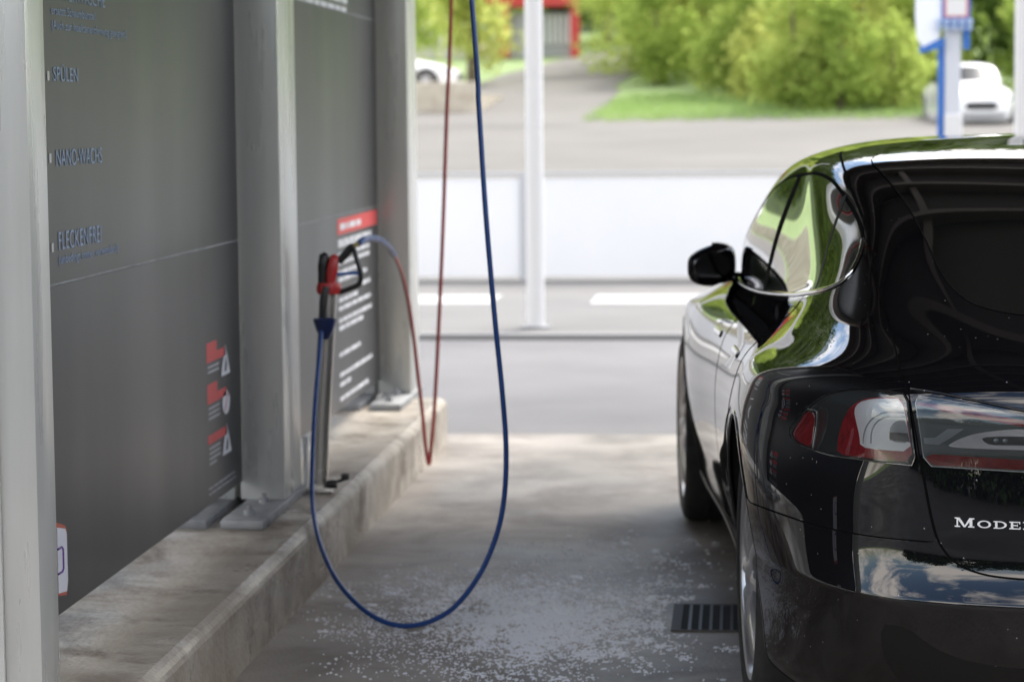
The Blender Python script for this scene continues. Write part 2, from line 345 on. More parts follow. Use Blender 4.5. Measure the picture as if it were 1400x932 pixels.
def wheel(parent, x, side, tyre_m, rim_m, dark_m, disc_m, r=WR):
    s = side; yo = .928*s                       # outer face of the tyre
    t = MB().lathe([(r-.095, -.225), (r-.06, -.235), (r-.02, -.228), (r-.004, -.205), (r, -.17), (r-.001, -.155), (r-.007, -.152), (r-.007, -.146), (r, -.143), (r, -.1), (r-.007, -.097), (r-.007, -.09), (r, -.087), (r, -.045), (r-.004, -.02), (r-.016, -.004), (r-.045, .004), (r-.08, .002), (r-.098, -.012)], axis='Y', n=72)
    t.v = [(a+x, b*s+yo, c+r) for a, b, c in t.v]
    wt = t.build('wheel', tyre_m, parent, auto=40)
    m = MB().lathe([(.265, -.012), (.262, -.002), (.252, -.006), (.24, -.03), (.232, -.10), (.232, -.2)], axis='Y', n=72)
    m.v = [(a+x, b*s+yo, c+r) for a, b, c in m.v]; m.build('rim', rim_m, wt, auto=40)
    sp = MB()
    for k in range(10):
        q = 2*math.pi*k/10; ca, sa = math.cos(q), math.sin(q)
        def tf(a, b, h, ca=ca, sa=sa): return Vector((x+a*ca-b*sa, yo+h*s, r+a*sa+b*ca))
        V = []
        for a, wd, h in ((.05, .022, -.012), (.11, .016, -.004), (.19, .015, -.012), (.245, .022, -.022)):
            V += [tf(a, -wd, h), tf(a, -wd*.5, h+.007), tf(a, wd*.5, h+.007), tf(a, wd, h), tf(a, wd, h-.03), tf(a, -wd, h-.03)]
        sp.add(V, [(i*6+j, i*6+(j+1) % 6, (i+1)*6+(j+1) % 6, (i+1)*6+j) for i in range(3) for j in range(6)])
    sp.build('spokes', rim_m, wt, auto=45)
    h = MB().lathe([(.0, .004), (.022, .004), (.030, -.002), (.062, -.008), (.068, -.02), (.068, -.06)], axis='Y', n=32); h.v = [(a+x, b*s+yo, c+r) for a, b, c in h.v]; h.build('hub_cap', rim_m, wt, auto=40)
    d = MB().lathe([(.0, -.085), (.17, -.085), (.17, -.105), (.0, -.105)], axis='Y', n=48); d.v = [(a+x, b*s+yo, c+r) for a, b, c in d.v]; d.build('brake_disc', disc_m, wt, auto=40)
    return wt
def car_shell(root, paint, dark_m, r_arch=.412):
    ar, af = arch_uv(AXR, r_arch), arch_uv(AXF, r_arch)
    e = 1e-4
    def hole(a): return densify(np.vstack([a]), .012)
    # outer boundary runs along v = 0 and dips up round both arches
    U1, V1 = S.nu-1, S.nv-1
    A, B = hole(ar), hole(af)          # each runs from the front foot of its arch over the top to the rear foot
    A = A[np.argsort(np.arange(len(A)))]
    def up(a): a = a.copy(); return a if a[0,0] < a[-1,0] else a[::-1]
    A, B = up(A), up(B)
    A = A[(A[:,1] > .02)]; B = B[(B[:,1] > .02)]
    low = [np.array([[0, 0.]]), np.array([[A[0,0], 0]]), A, np.array([[A[-1,0], 0]]), np.array([[B[0,0], 0]]), B, np.array([[B[-1,0], 0]]), np.array([[U1, 0]])]
    ring = np.vstack(low+[np.array([[U1, V1]]), np.array([[0, V1]])])
    R_ = []
    for i in range(len(ring)):
        a, b = ring[i], ring[(i+1) % len(ring)]; k = max(1, int(np.linalg.norm(b-a)/.16)) if np.linalg.norm(b-a) > .3 else 1
        for t in range(k): R_.append(a+(b-a)*t/k)
    ring = np.array(R_)
    V, F = uvmesh(ring, (), .16)
    body = sheet('body', V, F, 0, paint, root, 'both')
    for cx, a in ((AXR, A), (AXF, B)):
        p, pu, pv, n = S.ev(a[:,0], a[:,1], True)
        for s in (1, -1):
            m = np.array([1, s, 1]); lips = MB(); liner = MB()
            lips.tube([tuple((q-nn*.004)*m) for q, nn in zip(p, n)], .0075, 8)
            V_ = [tuple(q*m) for q in p]+[tuple((q-[0, .03, 0])*m) for q in p]+[tuple(np.array([q[0]+(q[0]-cx)*.03, .62, q[2]+.01])*m) for q in p]
            k = len(p); liner.add(V_, [(i, i+1, k+i+1, k+i) for i in range(k-1)]+[(k+i, k+i+1, 2*k+i+1, 2*k+i) for i in range(k-1)])
            liner.add([tuple(np.array([q[0], .62, q[2]])*m) for q in p]+[(cx, .62*s, WR)], [(i, i+1, k) for i in range(k-1)])
            lips.build('arch_lip', paint, body, smooth=True); liner.build('wheel_liner', dark_m, body)
    us = np.linspace(0, U1, 60); q = S.ev(us, us*0); k = len(q)
    V_ = [tuple(a) for a in q]+[tuple(a*MIR) for a in q]
    obj('underside', V_, [(i, i+1, k+i+1, k+i) for i in range(k-1)], dark_m, body)
    return body

# ================================================================ materials of the place
M_floor = noise_mat('floor_concrete', (.21,.184,.155), (.325,.292,.252), 1.1, (.34,.62), .3, 90, third=((.115,.09,.068), 2.1, .44, .66), pos=(.38,.62))
M_kerb = noise_mat('kerb_concrete', (.29,.25,.20), (.48,.44,.375), 2.6, (.16,.8), .5, 60, third=((.15,.118,.085), 2.6, .46, .60), pos=(.36,.6))
M_asph = noise_mat('asphalt', (.113,.112,.115), (.139,.138,.141), .8, (.8,.95), .3, 240)
M_pave = noise_mat('pale_asphalt', (.115,.114,.111), (.146,.144,.14), .6, (.8,.95), .3, 200)
M_road = noise_mat('road_surface', (.108,.103,.094), (.138,.132,.121), .35, (.85,.95), .2, 120)
M_dasph = noise_mat('dark_wet_asphalt', (.014,.014,.015), (.022,.022,.022), .8, (.5,.8), .3, 200)
M_grass = noise_mat('grass_ground', (.16,.23,.085), (.21,.29,.11), 1.5, (.9,.95), .5, 40)
M_white = pmat('white_paint', (.62,.62,.62), .45)
M_stripe = pmat('worn_road_paint', (.34,.34,.33), .7)
M_fpanel = noise_mat('white_fence_sheet', (.72,.73,.75), (.77,.775,.785), .5, (.35,.5))
M_steel = noise_mat('brushed_aluminium', (.50,.505,.48), (.55,.555,.53), 3, (.26,.32), .0, 300, metal=.35, stretch=(6,6,.5))
M_galv = noise_mat('galvanised_steel', (.20,.205,.21), (.32,.325,.33), 9, (.5,.7), .15, 80, metal=.5)
M_panel = noise_mat('anthracite_panel', (.033,.033,.036), (.041,.041,.043), 1.3, (.33,.41), .0, 500, stretch=(1,1.6,.3), pos=(.25,.75))
M_inox = noise_mat('stainless_tube', (.55,.52,.47), (.62,.59,.54), 6, (.2,.3), metal=.8, stretch=(1,1,.2))
M_black = pmat('black_plastic', (.012,.012,.013), .4)
M_rub = pmat('black_rubber', (.018,.018,.018), .75)
M_blueh = noise_mat('blue_hose', (.004,.038,.17), (.007,.052,.22), 30, (.3,.42))
M_redh = noise_mat('red_hose', (.30,.010,.014), (.38,.016,.02), 30, (.35,.45))
M_red = pmat('red_plastic', (.45,.03,.03), .35)
M_redl = pmat('red_print', (.55,.05,.05), .5)
M_txtb = pmat('blue_print', (.15,.215,.34), .4)
M_txtw = pmat('white_print', (.62,.63,.66), .5)
M_txtg = pmat('grey_print', (.36,.37,.39), .5)
M_brass = pmat('brass', (.6,.5,.25), .3, 1)
M_ceil = noise_mat('dark_ceiling', (.022,.019,.017), (.03,.026,.023), 1.5, (.5,.7))
M_beam = pmat('ceiling_beam_paint', (.11,.095,.085), .5)
M_rail = pmat('grey_rail', (.42,.43,.45), .5)
M_blue = pmat('blue_sign_paint', (.03,.13,.42), .4)
M_bark = noise_mat('bark', (.10,.075,.05), (.18,.14,.10), 6, (.8,.95), .6, 30)

# ================================================================ ground, bay floor, roads
def hz(y):
    y = np.asarray(y, float)
    return np.interp(y, [-500, 22.7, 26, 32, 40, 50, 60, 75, 90, 120, 200, 500], [0, 0, .05, .22, .55, .97, 1.42, 2.4, 3.5, 6.0, 13, 30])
def gsheet(name, xs, ys, dz, m, mask=None):
    V = [(x, y, float(hz(y))+dz) for y in ys for x in xs]; n = len(xs)
    F = [(j*n+i, j*n+i+1, (j+1)*n+i+1, (j+1)*n+i) for j in range(len(ys)-1) for i in range(n-1)]
    return struct(obj(name, V, F, m, smooth=True))
gsheet('ground', np.linspace(-300, 300, 25), np.concatenate([[-300,-100,-30,0,12,22.7], np.arange(26, 130, 4), [160,200,300,500]]), -.03, M_grass)
struct(MB().box(-6, 4.2, 3.3, 11.47, -.3, 0).build('bay_floor', M_floor)); gsheet('apron', [-60, 60], [-12, 0, 3.28], -.006, M_dasph)
struct(MB().box(-9, 9, 11.47, 11.52, -.3, -.012).build('floor_joint', M_rub))
gsheet('side_apron', [-60, -6.02], [3.28, 11.52], -.006, M_dasph); gsheet('side_apron', [4.22, 60], [3.28, 11.52], -.006, M_dasph)
gsheet('asphalt_lane', [-40, 40], [11.52, 16.47], -.008, M_asph)
struct(MB().box(-40, 40, 16.47, 16.58, -.2, .035, b=.01).build('road_kerb', pmat('dark_kerb_stone', (.2,.2,.2), .8)))
gsheet('pale_lane', [-40, 40], [16.58, 22.75], .012, M_pave)
gsheet('behind_lane', [-60, 60], [-60, -12], -.015, M_dasph)
for x0, x1 in ((-3.3, -2.0), (-1.2, .35), (1.6, 3.2)):
    tag(MB().box(x0, x1, 19.45, 20.45, .0135, .0165).build('painted_stripe', M_stripe), 'white stripe painted on the pale lane before the white fence', 'road marking', 'white stripes on the pale lane', 'structure')
gsheet('gravel_lot', [-45, 45], [22.75]+list(np.arange(24, 62.1, 2)), -.008, M_road)
# the lane that climbs away between the trees
def strip(name, ctr, wid, dz, m):
    ctr = catmull(ctr, 8); V = []
    for c in ctr:
        z = float(hz(c[1]))+dz; V += [(c[0]-wid(c[1])/2, c[1], z), (c[0]+wid(c[1])/2, c[1], z)]
    return struct(obj(name, V, [(2*i, 2*i+1, 2*i+3, 2*i+2) for i in range(len(ctr)-1)], m, smooth=True))
strip('lane_uphill', [(-6.4, 58), (-6.2, 66), (-6.2, 76), (-5.6, 86), (-3.6, 97), (0, 108)], lambda y: 5.2 if y < 75 else 4.6, .0, M_road)

# ================================================================ the wash bay
kb = MB(); xe = [(-2.7,-.25),(-1.355,-.25),(-1.355,.182),(-1.360,.194),(-1.370,.204),(-1.388,.212),(-2.7,.212)]
kb.prism([(a, b) for a, b in xe], 4.55, 11.12, lambda a, b, h: Vector((a, h, b)))
struct(kb.build('kerb_plinth', M_kerb))
lab = {'near': 'near brushed metal pillar standing at the end of the programme panel', 'mid': 'grey metal pillar between the two dark panels, beside the spray lance', 'far': 'far metal pillar at the outer end of the bay wall, bright on its edge'}
for key, y0, d in (('near', 5.05, .14), ('mid', 7.90, .31), ('far', 11.03, .31)):
    t = thing('steel_pillar', lab[key], 'pillar', (-1.585+(.004 if key == 'near' else 0), y0, .212), 0, 'pillars of the wash bay wall')
    MB().box(-.075, .075, 0, d, .03, 3.46, b=.004).build('post', M_steel, t, auto=35)
    MB().box(-.245, -.095, 0, d, .03, 3.46, b=.004).build('post', M_steel, t, auto=35)
    MB().box(-.095, -.075, d*.2, d*.8, .03, 3.4).build('web', M_steel, t)
    if key != 'near':
        p = MB().box(-.055, .085, -.42, d+.05, 0, .03, b=.003).build('base_plate', M_galv, t, auto=35)
        p2 = MB().box(-.245, -.10, -.42, d+.05, 0, .03, b=.003).build('base_plate', M_galv, t, auto=35)
        for pp, xx in ((p, .015), (p2, -.17)):
            b = MB()
            for yy in (-.30, -.06): b.lathe([(0,.06),(.009,.06),(.009,.045),(.018,.045),(.018,.03),(0,.03)], (xx, yy, 0), n=12)
            b.build('bolt', M_galv, pp, auto=40)
    else:
        MB().box(-.42, -.005, -.012, -.003, .0, 3.4).build('cover_sheet', M_steel, t)
        r = MB(); [r.lathe([(0,.004),(.004,.003),(.005,0)], (0,0,0), 'Y', 10) for _ in (0,)]
        r.v = [(x-.09, -y-.012, z+.55) for x, y, z in r.v]; r.build('rivet', M_galv, t)
def panel(y0, y1, label):
    t = thing('wall_panel', label, 'panel', (-1.655, y0, 0), 0, 'dark panels of the wash bay wall')
    for z0, z1 in ((.305, 1.107), (1.113, 1.951), (1.957, 3.6)):
        MB().box(-.006, .003, .0, y1-y0, z0, z1, b=.0015).build('sheet', M_panel, t)
    g = MB(); [g.box(-.005, .0, 0, y1-y0, z, z+.006) for z in (1.107, 1.951)]; g.build('joint', M_galv, t)
    return t
pa = panel(5.20, 7.895, 'dark grey panel with blue programme names between the near and middle pillars')
pb = panel(8.215, 11.025, 'dark grey panel with red headed white instructions behind the spray lance')
Xp = -1.6505
def text(body, y, z, hgt, m, parent, width=None, name='lettering'):
    c = bpy.data.curves.new(name, 'FONT'); c.body = body; c.size = hgt/.69; c.extrude = .0003; c.materials.append(m)
    o = bpy.data.objects.new(name, c); C.objects.link(o)
    bpy.context.view_layer.update(); wd = o.dimensions.x
    sx = width/wd if width else .8
    o.scale = (sx, 1, 1); o.rotation_euler = (R(90), 0, R(90)); o.parent = parent
    o.location = (Xp-parent.location.x, y-parent.location.y, z-parent.location.z); return o
text('POWERWÄSCHE', 5.752, 1.799, .034, M_txtb, pa, .50)
text('ersetzt Schaumbürste!', 5.752, 1.762, .021, M_txtb, pa, .40)
text('(Auch zur Insektenentfernung geeignet!)', 5.752, 1.727, .021, M_txtb, pa, .72)
text('SPÜLEN', 5.754, 1.602, .034, M_txtb, pa, .222)
text('NANO-WACHS', 5.760, 1.396, .040, M_txtb, pa, .425)
text('FLECKENFREI', 5.762, 1.192, .044, M_txtb, pa, .395)
text('(unbedingt immer verwenden!)', 5.764, 1.158, .022, M_txtb, pa, .565)
mk = MB()
for z in (1.602, 1.405, 1.190): mk.box(.0035, .005, .505, .522, z, z+.022)
mk.build('indicator_mark', pmat('white_mark', (.38,.38,.38), .4), pa)
# the three warning notices low on the first panel
def flat(mb, poly, h=.0006): mb.prism(poly, .0031, .0031+h, lambda a, b, hh: Vector((hh, a-pa.location.y, b)))
for k, (zt, two) in enumerate(((.812, 1), (.682, 1), (.522, 0))):
    r = MB()
    if two: flat(r, [(7.385, zt-.034), (7.385, zt), (7.53, zt), (7.53, zt-.034)])
    zb = zt-.034 if two else zt
    flat(r, [(7.385, zb-.028), (7.385, zb), (7.665, zb), (7.665, zb-.028)]); n_ = r.build('notice', M_redl, pa)
    g = MB()
    for q in range(2 if k == 0 else 3 if k == 1 else 4): flat(g, [(7.40, zb-.046-.016*q), (7.40, zb-.039-.016*q), (7.40+(.16 if q < 3 else .1), zb-.039-.016*q), (7.40+(.16 if q < 3 else .1), zb-.046-.016*q)])
    g.build('small_print', M_txtg, n_)
    s = MB(); cy = 7.66; cz = zb-.050
    if k == 1:
        flat(s, [(cy+.055*math.cos(a), cz+.038*math.sin(a)) for a in np.linspace(0, 2*math.pi, 28)[:-1]]); s.build('symbol', M_txtw, n_)
        d = MB(); d.prism([(cy-.03, cz-.026), (cy-.024, cz-.03), (cy+.034, cz+.026), (cy+.028, cz+.03)], .0038, .0042, lambda a, b, h: Vector((h, a-pa.location.y, b))); d.build('red_bar', M_redl, n_)
    else:
        flat(s, [(cy-.068, cz-.04), (cy+.068, cz-.04), (cy+.004, cz+.055), (cy-.004, cz+.055)]); s.build('symbol', M_txtw, n_)
        d = MB(); d.prism([(cy-.02, cz-.028), (cy+.01, cz-.028), (cy+.02, cz-.008), (cy+.004, cz+.018), (cy-.008, cz-.005)], .0038, .0042, lambda a, b, h: Vector((h, a-pa.location.y, b))); d.build('black_mark', M_black, n_)
g = MB()
for z in (.355, .338): 
    y = 7.386
    while y < 7.75: 
        l = rng.uniform(.03, .07); flat(g, [(y, z-.003), (y, z+.003), (y+l, z+.003), (y+l, z-.003)]); y += l+.012
g.build('small_print', M_txtg, pa)
# a folded price card hanging beside the near pillar
t = thing('price_card', 'white card with red edge hanging low behind the near pillar', 'sign', (-1.630, 5.60, .36))
MB().prism([(0,.012),(.075,.0),(.088,.03),(.088,.155),(.075,.17),(0,.19)], 0, .004, lambda a, b, h: Vector((h, a, b))).build('card', pmat('orange_red_edge', (.42,.10,.06), .5), t)
MB().prism([(0,.018),(.070,.01),(.082,.035),(.080,.15),(.070,.163),(0,.178)], .0045, .006, lambda a, b, h: Vector((h, a, b))).build('face', pmat('card_white', (.6,.61,.66), .5), t)
fr = MB(); pts = [(.0,.065),(.032,.065),(.042,.072),(.042,.118),(.032,.125),(.0,.125)]
fr.tube([(.0065, a, b) for a, b in pts], .003, 6); fr.build('printed_ring', pmat('purple_print', (.10,.03,.22), .5), t)
# instructions on the second panel
r = MB()
def flat2(mb, y, z, l, h): mb.prism([(y, z-h/2), (y, z+h/2), (y+l, z+h/2), (y+l, z-h/2)], .0031, .004, lambda a, b, hh: Vector((hh, a-pb.location.y, b)))
flat2(r, 9.885, 1.062, 1.10, .066); hd = r.build('red_header', M_redl, pb)
g = MB(); y = 9.95
for l in (.13,.05,.16,.12): flat2(g, y, 1.06, l, .026); y += l+.03
o = g.build('header_lettering', M_txtw, hd)
o.data.transform(Matrix.Translation((.0008,0,0)))
g = MB()
rows = [(1.0,1.02),(.985,.7),(.945,.95),(.912,1.0),(.872,.62),(.842,.9),(.79,1.0),(.757,.55),(.722,.98),(.672,1.0),(.640,.75),(.53,.62),(.445,1.0),(.405,.3),(.345,.86)]
for z, l in rows:
    y = 9.90; e = y+l*.86
    while y < e: k = min(rng.uniform(.06, .19), e-y+.02); flat2(g, y, z, k, .017); y += k+.022
g.build('printed_lines', M_txtw, pb)
g = MB(); y = 8.75
for z in (2.0, 1.965): 
    y = 8.9
    while y < 10.15: k = rng.uniform(.07, .2); flat2(g, y, z, k, .02); y += k+.025
g.build('printed_lines', M_txtw, pb)

# canopy over the bay
t = thing('canopy_roof', 'dark canopy roof with cross beams above the wash bay', 'roof', (0, 0, 3.7))
MB().box(-6, 2.75, 3.4, 12.4, .14, .34).build('slab', M_ceil, t)
for y in (3.55, 4.5, 5.45, 6.4, 7.35, 8.3, 9.25, 10.2, 11.1, 12.1): MB().box(-6, 2.75, y, y+.09, -.06, .138).build('beam', M_beam, t)
for x in (-1.6, .4, 1.7, 2.6): MB().box(x, x+.07, 3.69, 11.08, .02, .136).build('purlin', M_beam, t)
for y in (4.3, 11.2):
    p = thing('steel_pillar', 'grey pillar carrying the canopy on the far side of the car', 'pillar', (2.6, y, 0), 0, 'pillars of the open side')
    MB().box(-.08, .08, -.08, .08, 0, 3.638, b=.004).build('post', M_steel, p, auto=35); MB().box(-.15, .15, -.15, .15, 0, .025).build('base_plate', M_galv, p)

# spray lance in its tube on the kerb
t = thing('lance_holder', 'upright stainless tube on the kerb with red collar holding the spray lance', 'lance holder', (-1.46, 8.28, .212))
MB().tube([(0,0,.03),(.012,0,.25),(.042,0,.70)], .030, 20).build('tube', M_inox, t, auto=40)
MB().lathe([(.026,.692),(.040,.692),(.044,.708),(.040,.73),(.022,.73)], (.044,0,0), n=28).build('collar', M_red, t, auto=40)
b = MB().box(-.045,.05,-.04,.04,0,.012,b=.003); b.build('foot', M_inox, t, auto=35)
k = MB(); k.lathe([(0,-.02),(.014,-.018),(.016,.0),(.014,.018),(0,.02)], (.05,-.03,.03), 'X', 16); k.lathe([(0,-.015),(.011,-.013),(.012,.0),(.011,.013),(0,.015)], (.095,-.02,.055), 'X', 16); k.tube([(.02,-.02,.02),(.1,-.02,.05)], .006, 8); k.build('clamp_knob', M_black, t, auto=40)
MB().tube([(-.052,.02,.0),(-.05,.02,.19)], .009, 10).build('drain_pipe', M_white, t, auto=40)
t = thing('spray_gun', 'red and black spray gun with trigger loop resting in the tube', 'spray gun', (-1.416, 8.28, .94))
MB().tube([(-.022,0,-.01),(-.019,0,.06),(-.014,0,.095),(-.006,0,.105)], [.016,.019,.018,.008], 14).build('grip', M_black, t, auto=50)
MB().tube([(.006,-.006,-.01),(.014,-.006,.05),(.022,-.006,.09),(.022,-.006,.1)], [.016,.02,.017,.007], 14).build('grip_shell', M_red, t, auto=50)
lp = [(.035,0,.075),(.06,0,.10),(.085,0,.125),(.098,0,.085),(.112,0,.035),(.108,0,.0),(.09,0,-.012),(.04,0,-.03),(.03,0,-.03)]
MB().tube(catmull(lp, 6), [.014]*13+[.009]*36, 10).build('trigger_loop', M_black, t, auto=50)
MB().tube([(.03,0,.03),(.08,0,.035),(.108,0,.035)], .006, 8).build('trigger', M_blue, t)
MB().tube([(.085,0,.125),(.107,0,.138)], .009, 10).build('fitting', M_brass, t, auto=40)
MB().tube([(0,0,-.02),(-.01,0,-.30),(-.03,0,-.6)], .010, 10).build('lance_pipe', M_inox, t)

# blue hose: from the ceiling, down to the floor and up to the holder
def hose(name, P, r, m, label, parent=None):
    Q = [at_y(*p) for p in P]
    return Q
pb_ = [(633,-230,7.0),(640,-100,7.0),(645,0,7.0),(655,150,7.0),(664,290,7.0),(676,430,7.0),(687,540,7.0),(692,620,7.0),(688,690,7.0),(674,745,7.0),(648,797,7.0),(610,838,7.0),(560,855,7.01),(512,843,7.05),(468,803,7.2),(441,752,7.4),(428,695,7.65),(427,630,7.85),(431,550,8.02),(437,480,8.14),(441,432,8.2)]
Q = [at_y(*p) for p in pb_]
for q in Q: q[2] = max(q[2], .0085)
Q[0] = np.array([-.90, 7.0, 3.63]); Q.pop(1)
t = thing('pressure_hose', 'long blue hose looping down onto the wet floor and up to the lance', 'hose', (0,0,0))
MB().tube(catmull(Q, 14), .0078, 12).build('hose', M_blueh, t, smooth=True)
e = Q[-1]
MB().tube([e+[0,0,-.02], e+[.004,0,.05], e+[.012,.01,.10]], [.011,.014,.012], 12).build('swivel', M_black, t, auto=40)
cup = MB().lathe([(.012,-.05),(.030,-.02),(.040,.015),(.041,.022),(.034,.022),(.012,.0)], (e[0]+.008, e[1]+.0, e[2]-.03), n=28); cup.build('splash_cup', pmat('navy_plastic', (.01,.02,.08), .35), t, auto=40)
MB().lathe([(0,.0),(.03,.0),(.03,-.05),(.012,-.07),(.0,-.07)], (Q[0][0], Q[0][1], 3.7), n=20).build('ceiling_swivel', M_galv, t, auto=40)
pr = [(617,0,9.95),(611,150,9.95),(606,300,9.95),(601,420,9.97),(595,540,10.),(590,605,10.0),(586.5,634,10.0),(582,610,9.95),(577,560,9.85),(571,510,9.75),(566,465,9.6),(558,410,9.35),(548,370,9.1),(537,345,8.85)]
Q = [np.array([-1.12, 9.95, 3.63])]+[at_y(*p) for p in pr]
t = thing('pressure_hose', 'thin red hose hanging to the kerb foot and arching up to the gun', 'hose', (0,0,0))
MB().tube(catmull(Q, 14), .0078, 10).build('hose', M_redh, t, smooth=True)
Q2 = [at_y(*p) for p in ((539,349,8.88),(528,334,8.7),(514,326,8.5),(500,327,8.35),(490,333,8.29))]
MB().tube(catmull(Q2, 10), .0115, 12).build('blue_sleeve', M_blueh, t, smooth=True)
MB().lathe([(0,.0),(.03,.0),(.03,-.05),(.012,-.07),(.0,-.07)], (-1.12, 9.95, 3.7), n=20).build('ceiling_swivel', M_galv, t, auto=40)

# floor drain
t = thing('floor_drain', 'dark slotted drain grate in the floor beside the rear wheel', 'drain', (-.19, 7.02, 0))
MB().box(0, .52, 0, .37, .0005, .003).build('pit', pmat('drain_black', (.006,.006,.006), .8), t)
f = MB(); f.box(-.01, .54, -.01, 0, 0, .006); f.box(-.01, .54, .37, .38, 0, .006); f.box(-.01, .02, 0, .37, 0, .006); f.box(.52, .54, 0, .37, 0, .006); f.build('frame', pmat('rusty_iron', (.05,.045,.04), .6), t)
f = MB(); [f.box(x, x+.009, 0, .37, .003, .0055) for x in np.arange(.04, .51, .031)]; f.build('grate', pmat('wet_iron', (.06,.06,.065), .35, .6), t)

M_foam = pmat('soap_foam', (.80,.82,.88), .3); M_foam.node_tree.nodes['Principled BSDF'].inputs['Alpha'].default_value = .85
# foam flecks left on the floor
fb = MB()
def fleck(x, y, s):
    n = rng.integers(6, 9); a0 = rng.uniform(0, 6.28); e = rng.uniform(.45, 1); th = rng.uniform(0, 3.14); V = []
    for ring, h in ((1, .0006), (.6, .0028+.06*s)):
        for k in range(n):
            a = 2*math.pi*k/n; q = s*ring*rng.uniform(.7, 1.2); X, Y = q*math.cos(a+a0), q*e*math.sin(a+a0)
            V.append((x+X*math.cos(th)-Y*math.sin(th), y+X*math.sin(th)+Y*math.cos(th), h))
    fb.add(V, [(k, (k+1) % n, n+(k+1) % n, n+k) for k in range(n)]+[tuple(range(n, 2*n))])
for cx, cy, sx, sy, cnt, sm in ((-.58,7.22,.16,.32,5200,.0038),(-.60,7.2,.17,.36,6500,.0024),(-.80,7.3,.24,.38,4500,.0022),(-.50,7.0,.22,.38,2200,.0034),(-.95,7.4,.16,.25,1300,.0030),(-.45,7.9,.22,.4,450,.0045),(-.6,6.9,.32,.4,380,.0030),(-.5,8.6,.35,.8,220,.0045)):
    clumps = [(rng.normal(cx, sx), rng.normal(cy, sy), rng.lognormal(-3.4, .6)) for _ in range(max(24, cnt//34))]
    for _ in range(cnt):
        q = clumps[rng.integers(len(clumps))]; x, y = rng.normal(q[0], q[2]), rng.normal(q[1], q[2]*1.3)
        if -1.34 < x < .3 and 5.2 < y < 9.1 and not (-.22 < x and 6.98 < y < 7.42) and math.hypot(x+.95, y-7.0) > .03: fleck(x, y, 1.15*sm*rng.lognormal(0, .5))
tag(fb.build('foam', M_foam), 'white flecks of soap foam scattered over the wet floor', 'foam', None, 'stuff')

# ================================================================ beyond the bay
t = thing('canopy_post', 'round white post standing on the kerb before the white fence', 'post', (-1.449, 17.2, .0), 0, 'white posts beyond the bay')
MB().lathe([(.0,.0),(.064,.0),(.064,4.2),(.0,4.2)], n=28).build('shaft', M_white, t, auto=40); MB().lathe([(.0,.03),(.11,.03),(.11,.012),(.0,.012)], n=24).build('foot_flange', M_galv, t, auto=40)
t = thing('canopy_post', 'white post at the right edge, behind the roof of the black car', 'post', (1.965, 17.2, .0), 0, 'white posts beyond the bay')
MB().lathe([(.0,.0),(.058,.0),(.058,4.2),(.0,4.2)], n=28).build('shaft', M_white, t, auto=40); MB().lathe([(.0,.03),(.11,.03),(.11,.012),(.0,.012)], n=24).build('foot_flange', M_galv, t, auto=40)
t = thing('panel_fence', 'low white sheet fence with grey posts and rail across the lane', 'fence', (0, 22.4, 0))
x0 = -1.99-2.4*5
for i in range(13):
    x = x0+2.4*i
    MB().box(x-.035, x+.035, -.035, .035, 0, .985, b=.004).build('post', M_rail, t)
    if i < 12: MB().box(x+.038, x+2.362, -.008, .008, .045, .955).build('white_panel', M_fpanel, t)
MB().box(x0-.035, x0+2.4*12+.035, -.03, .03, .986, 1.012, b=.004).build('top_rail', M_rail, t)

# sign mast with banner
t = thing('sign_mast', 'blue and grey sign post with white banner and red bordered notice', 'sign', (1.7, 20.0, .012))
MB().box(-.043, .085, -.04, .04, 0, 2.35, b=.005).build('pole', pmat('pale_grey_paint', (.52,.54,.58), .4), t)
MB().box(-.095, -.046, -.045, .03, 0, 2.1, b=.005).build('blue_pole', M_blue, t)
MB().box(-.045, .10, -.075, -.045, 0, 1.50, b=.01).build('white_case', M_white, t)
bn = MB(); Y0 = -.06
prof = [(-.28,2.7),(-.285,2.3),(-.27,2.13),(-.22,2.04),(-.10,2.10),(-.075,2.2),(-.07,2.7)]
bn.prism([(a, b-.012) for a, b in prof], -.075, -.068, lambda a, b, h: Vector((a, h, b))); b_ = bn.build('banner', pmat('banner_white', (.72,.75,.8), .6), t)
bn = MB(); bn.prism([(-.25,2.0),(-.255,2.07),(-.22,2.055),(-.10,2.115),(-.05,2.13),(-.05,2.05)], -.083, -.077, lambda a, b, h: Vector((a, h, b-.012))); bn.build('blue_hem', M_blue, b_)
MB().box(-.075, .155, -.09, -.07, 2.20, 2.75).build('notice_board', M_blue, t)
MB().box(-.055, .135, -.095, -.091, 2.275, 2.6).build('red_border', pmat('pale_red', (.6,.2,.2), .5), t)
MB().box(-.038, .118, -.099, -.096, 2.29, 2.58).build('notice_face', M_white, t)
ltr = MB()
for i in range(5): ltr.lathe([(.008,-.01),(.024,-.008),(.026,.0),(.024,.008),(.008,.01)], (-.10+i*.062, -.11, 2.24), 'Y', 14); ltr.lathe([(.008,-.01),(.022,-.008),(.022,.008),(.008,.01)], (-.10+i*.062, -.11, 2.19), 'Y', 14)
ltr.build('letter_band', pmat('pale_blue_plastic', (.35,.45,.62), .4), t)  # rings standing in for an unreadable band of pale blue lettering
MB().box(.10, .155, -.05, -.02, 2.02, 2.20).build('blue_plate', M_blue, t)

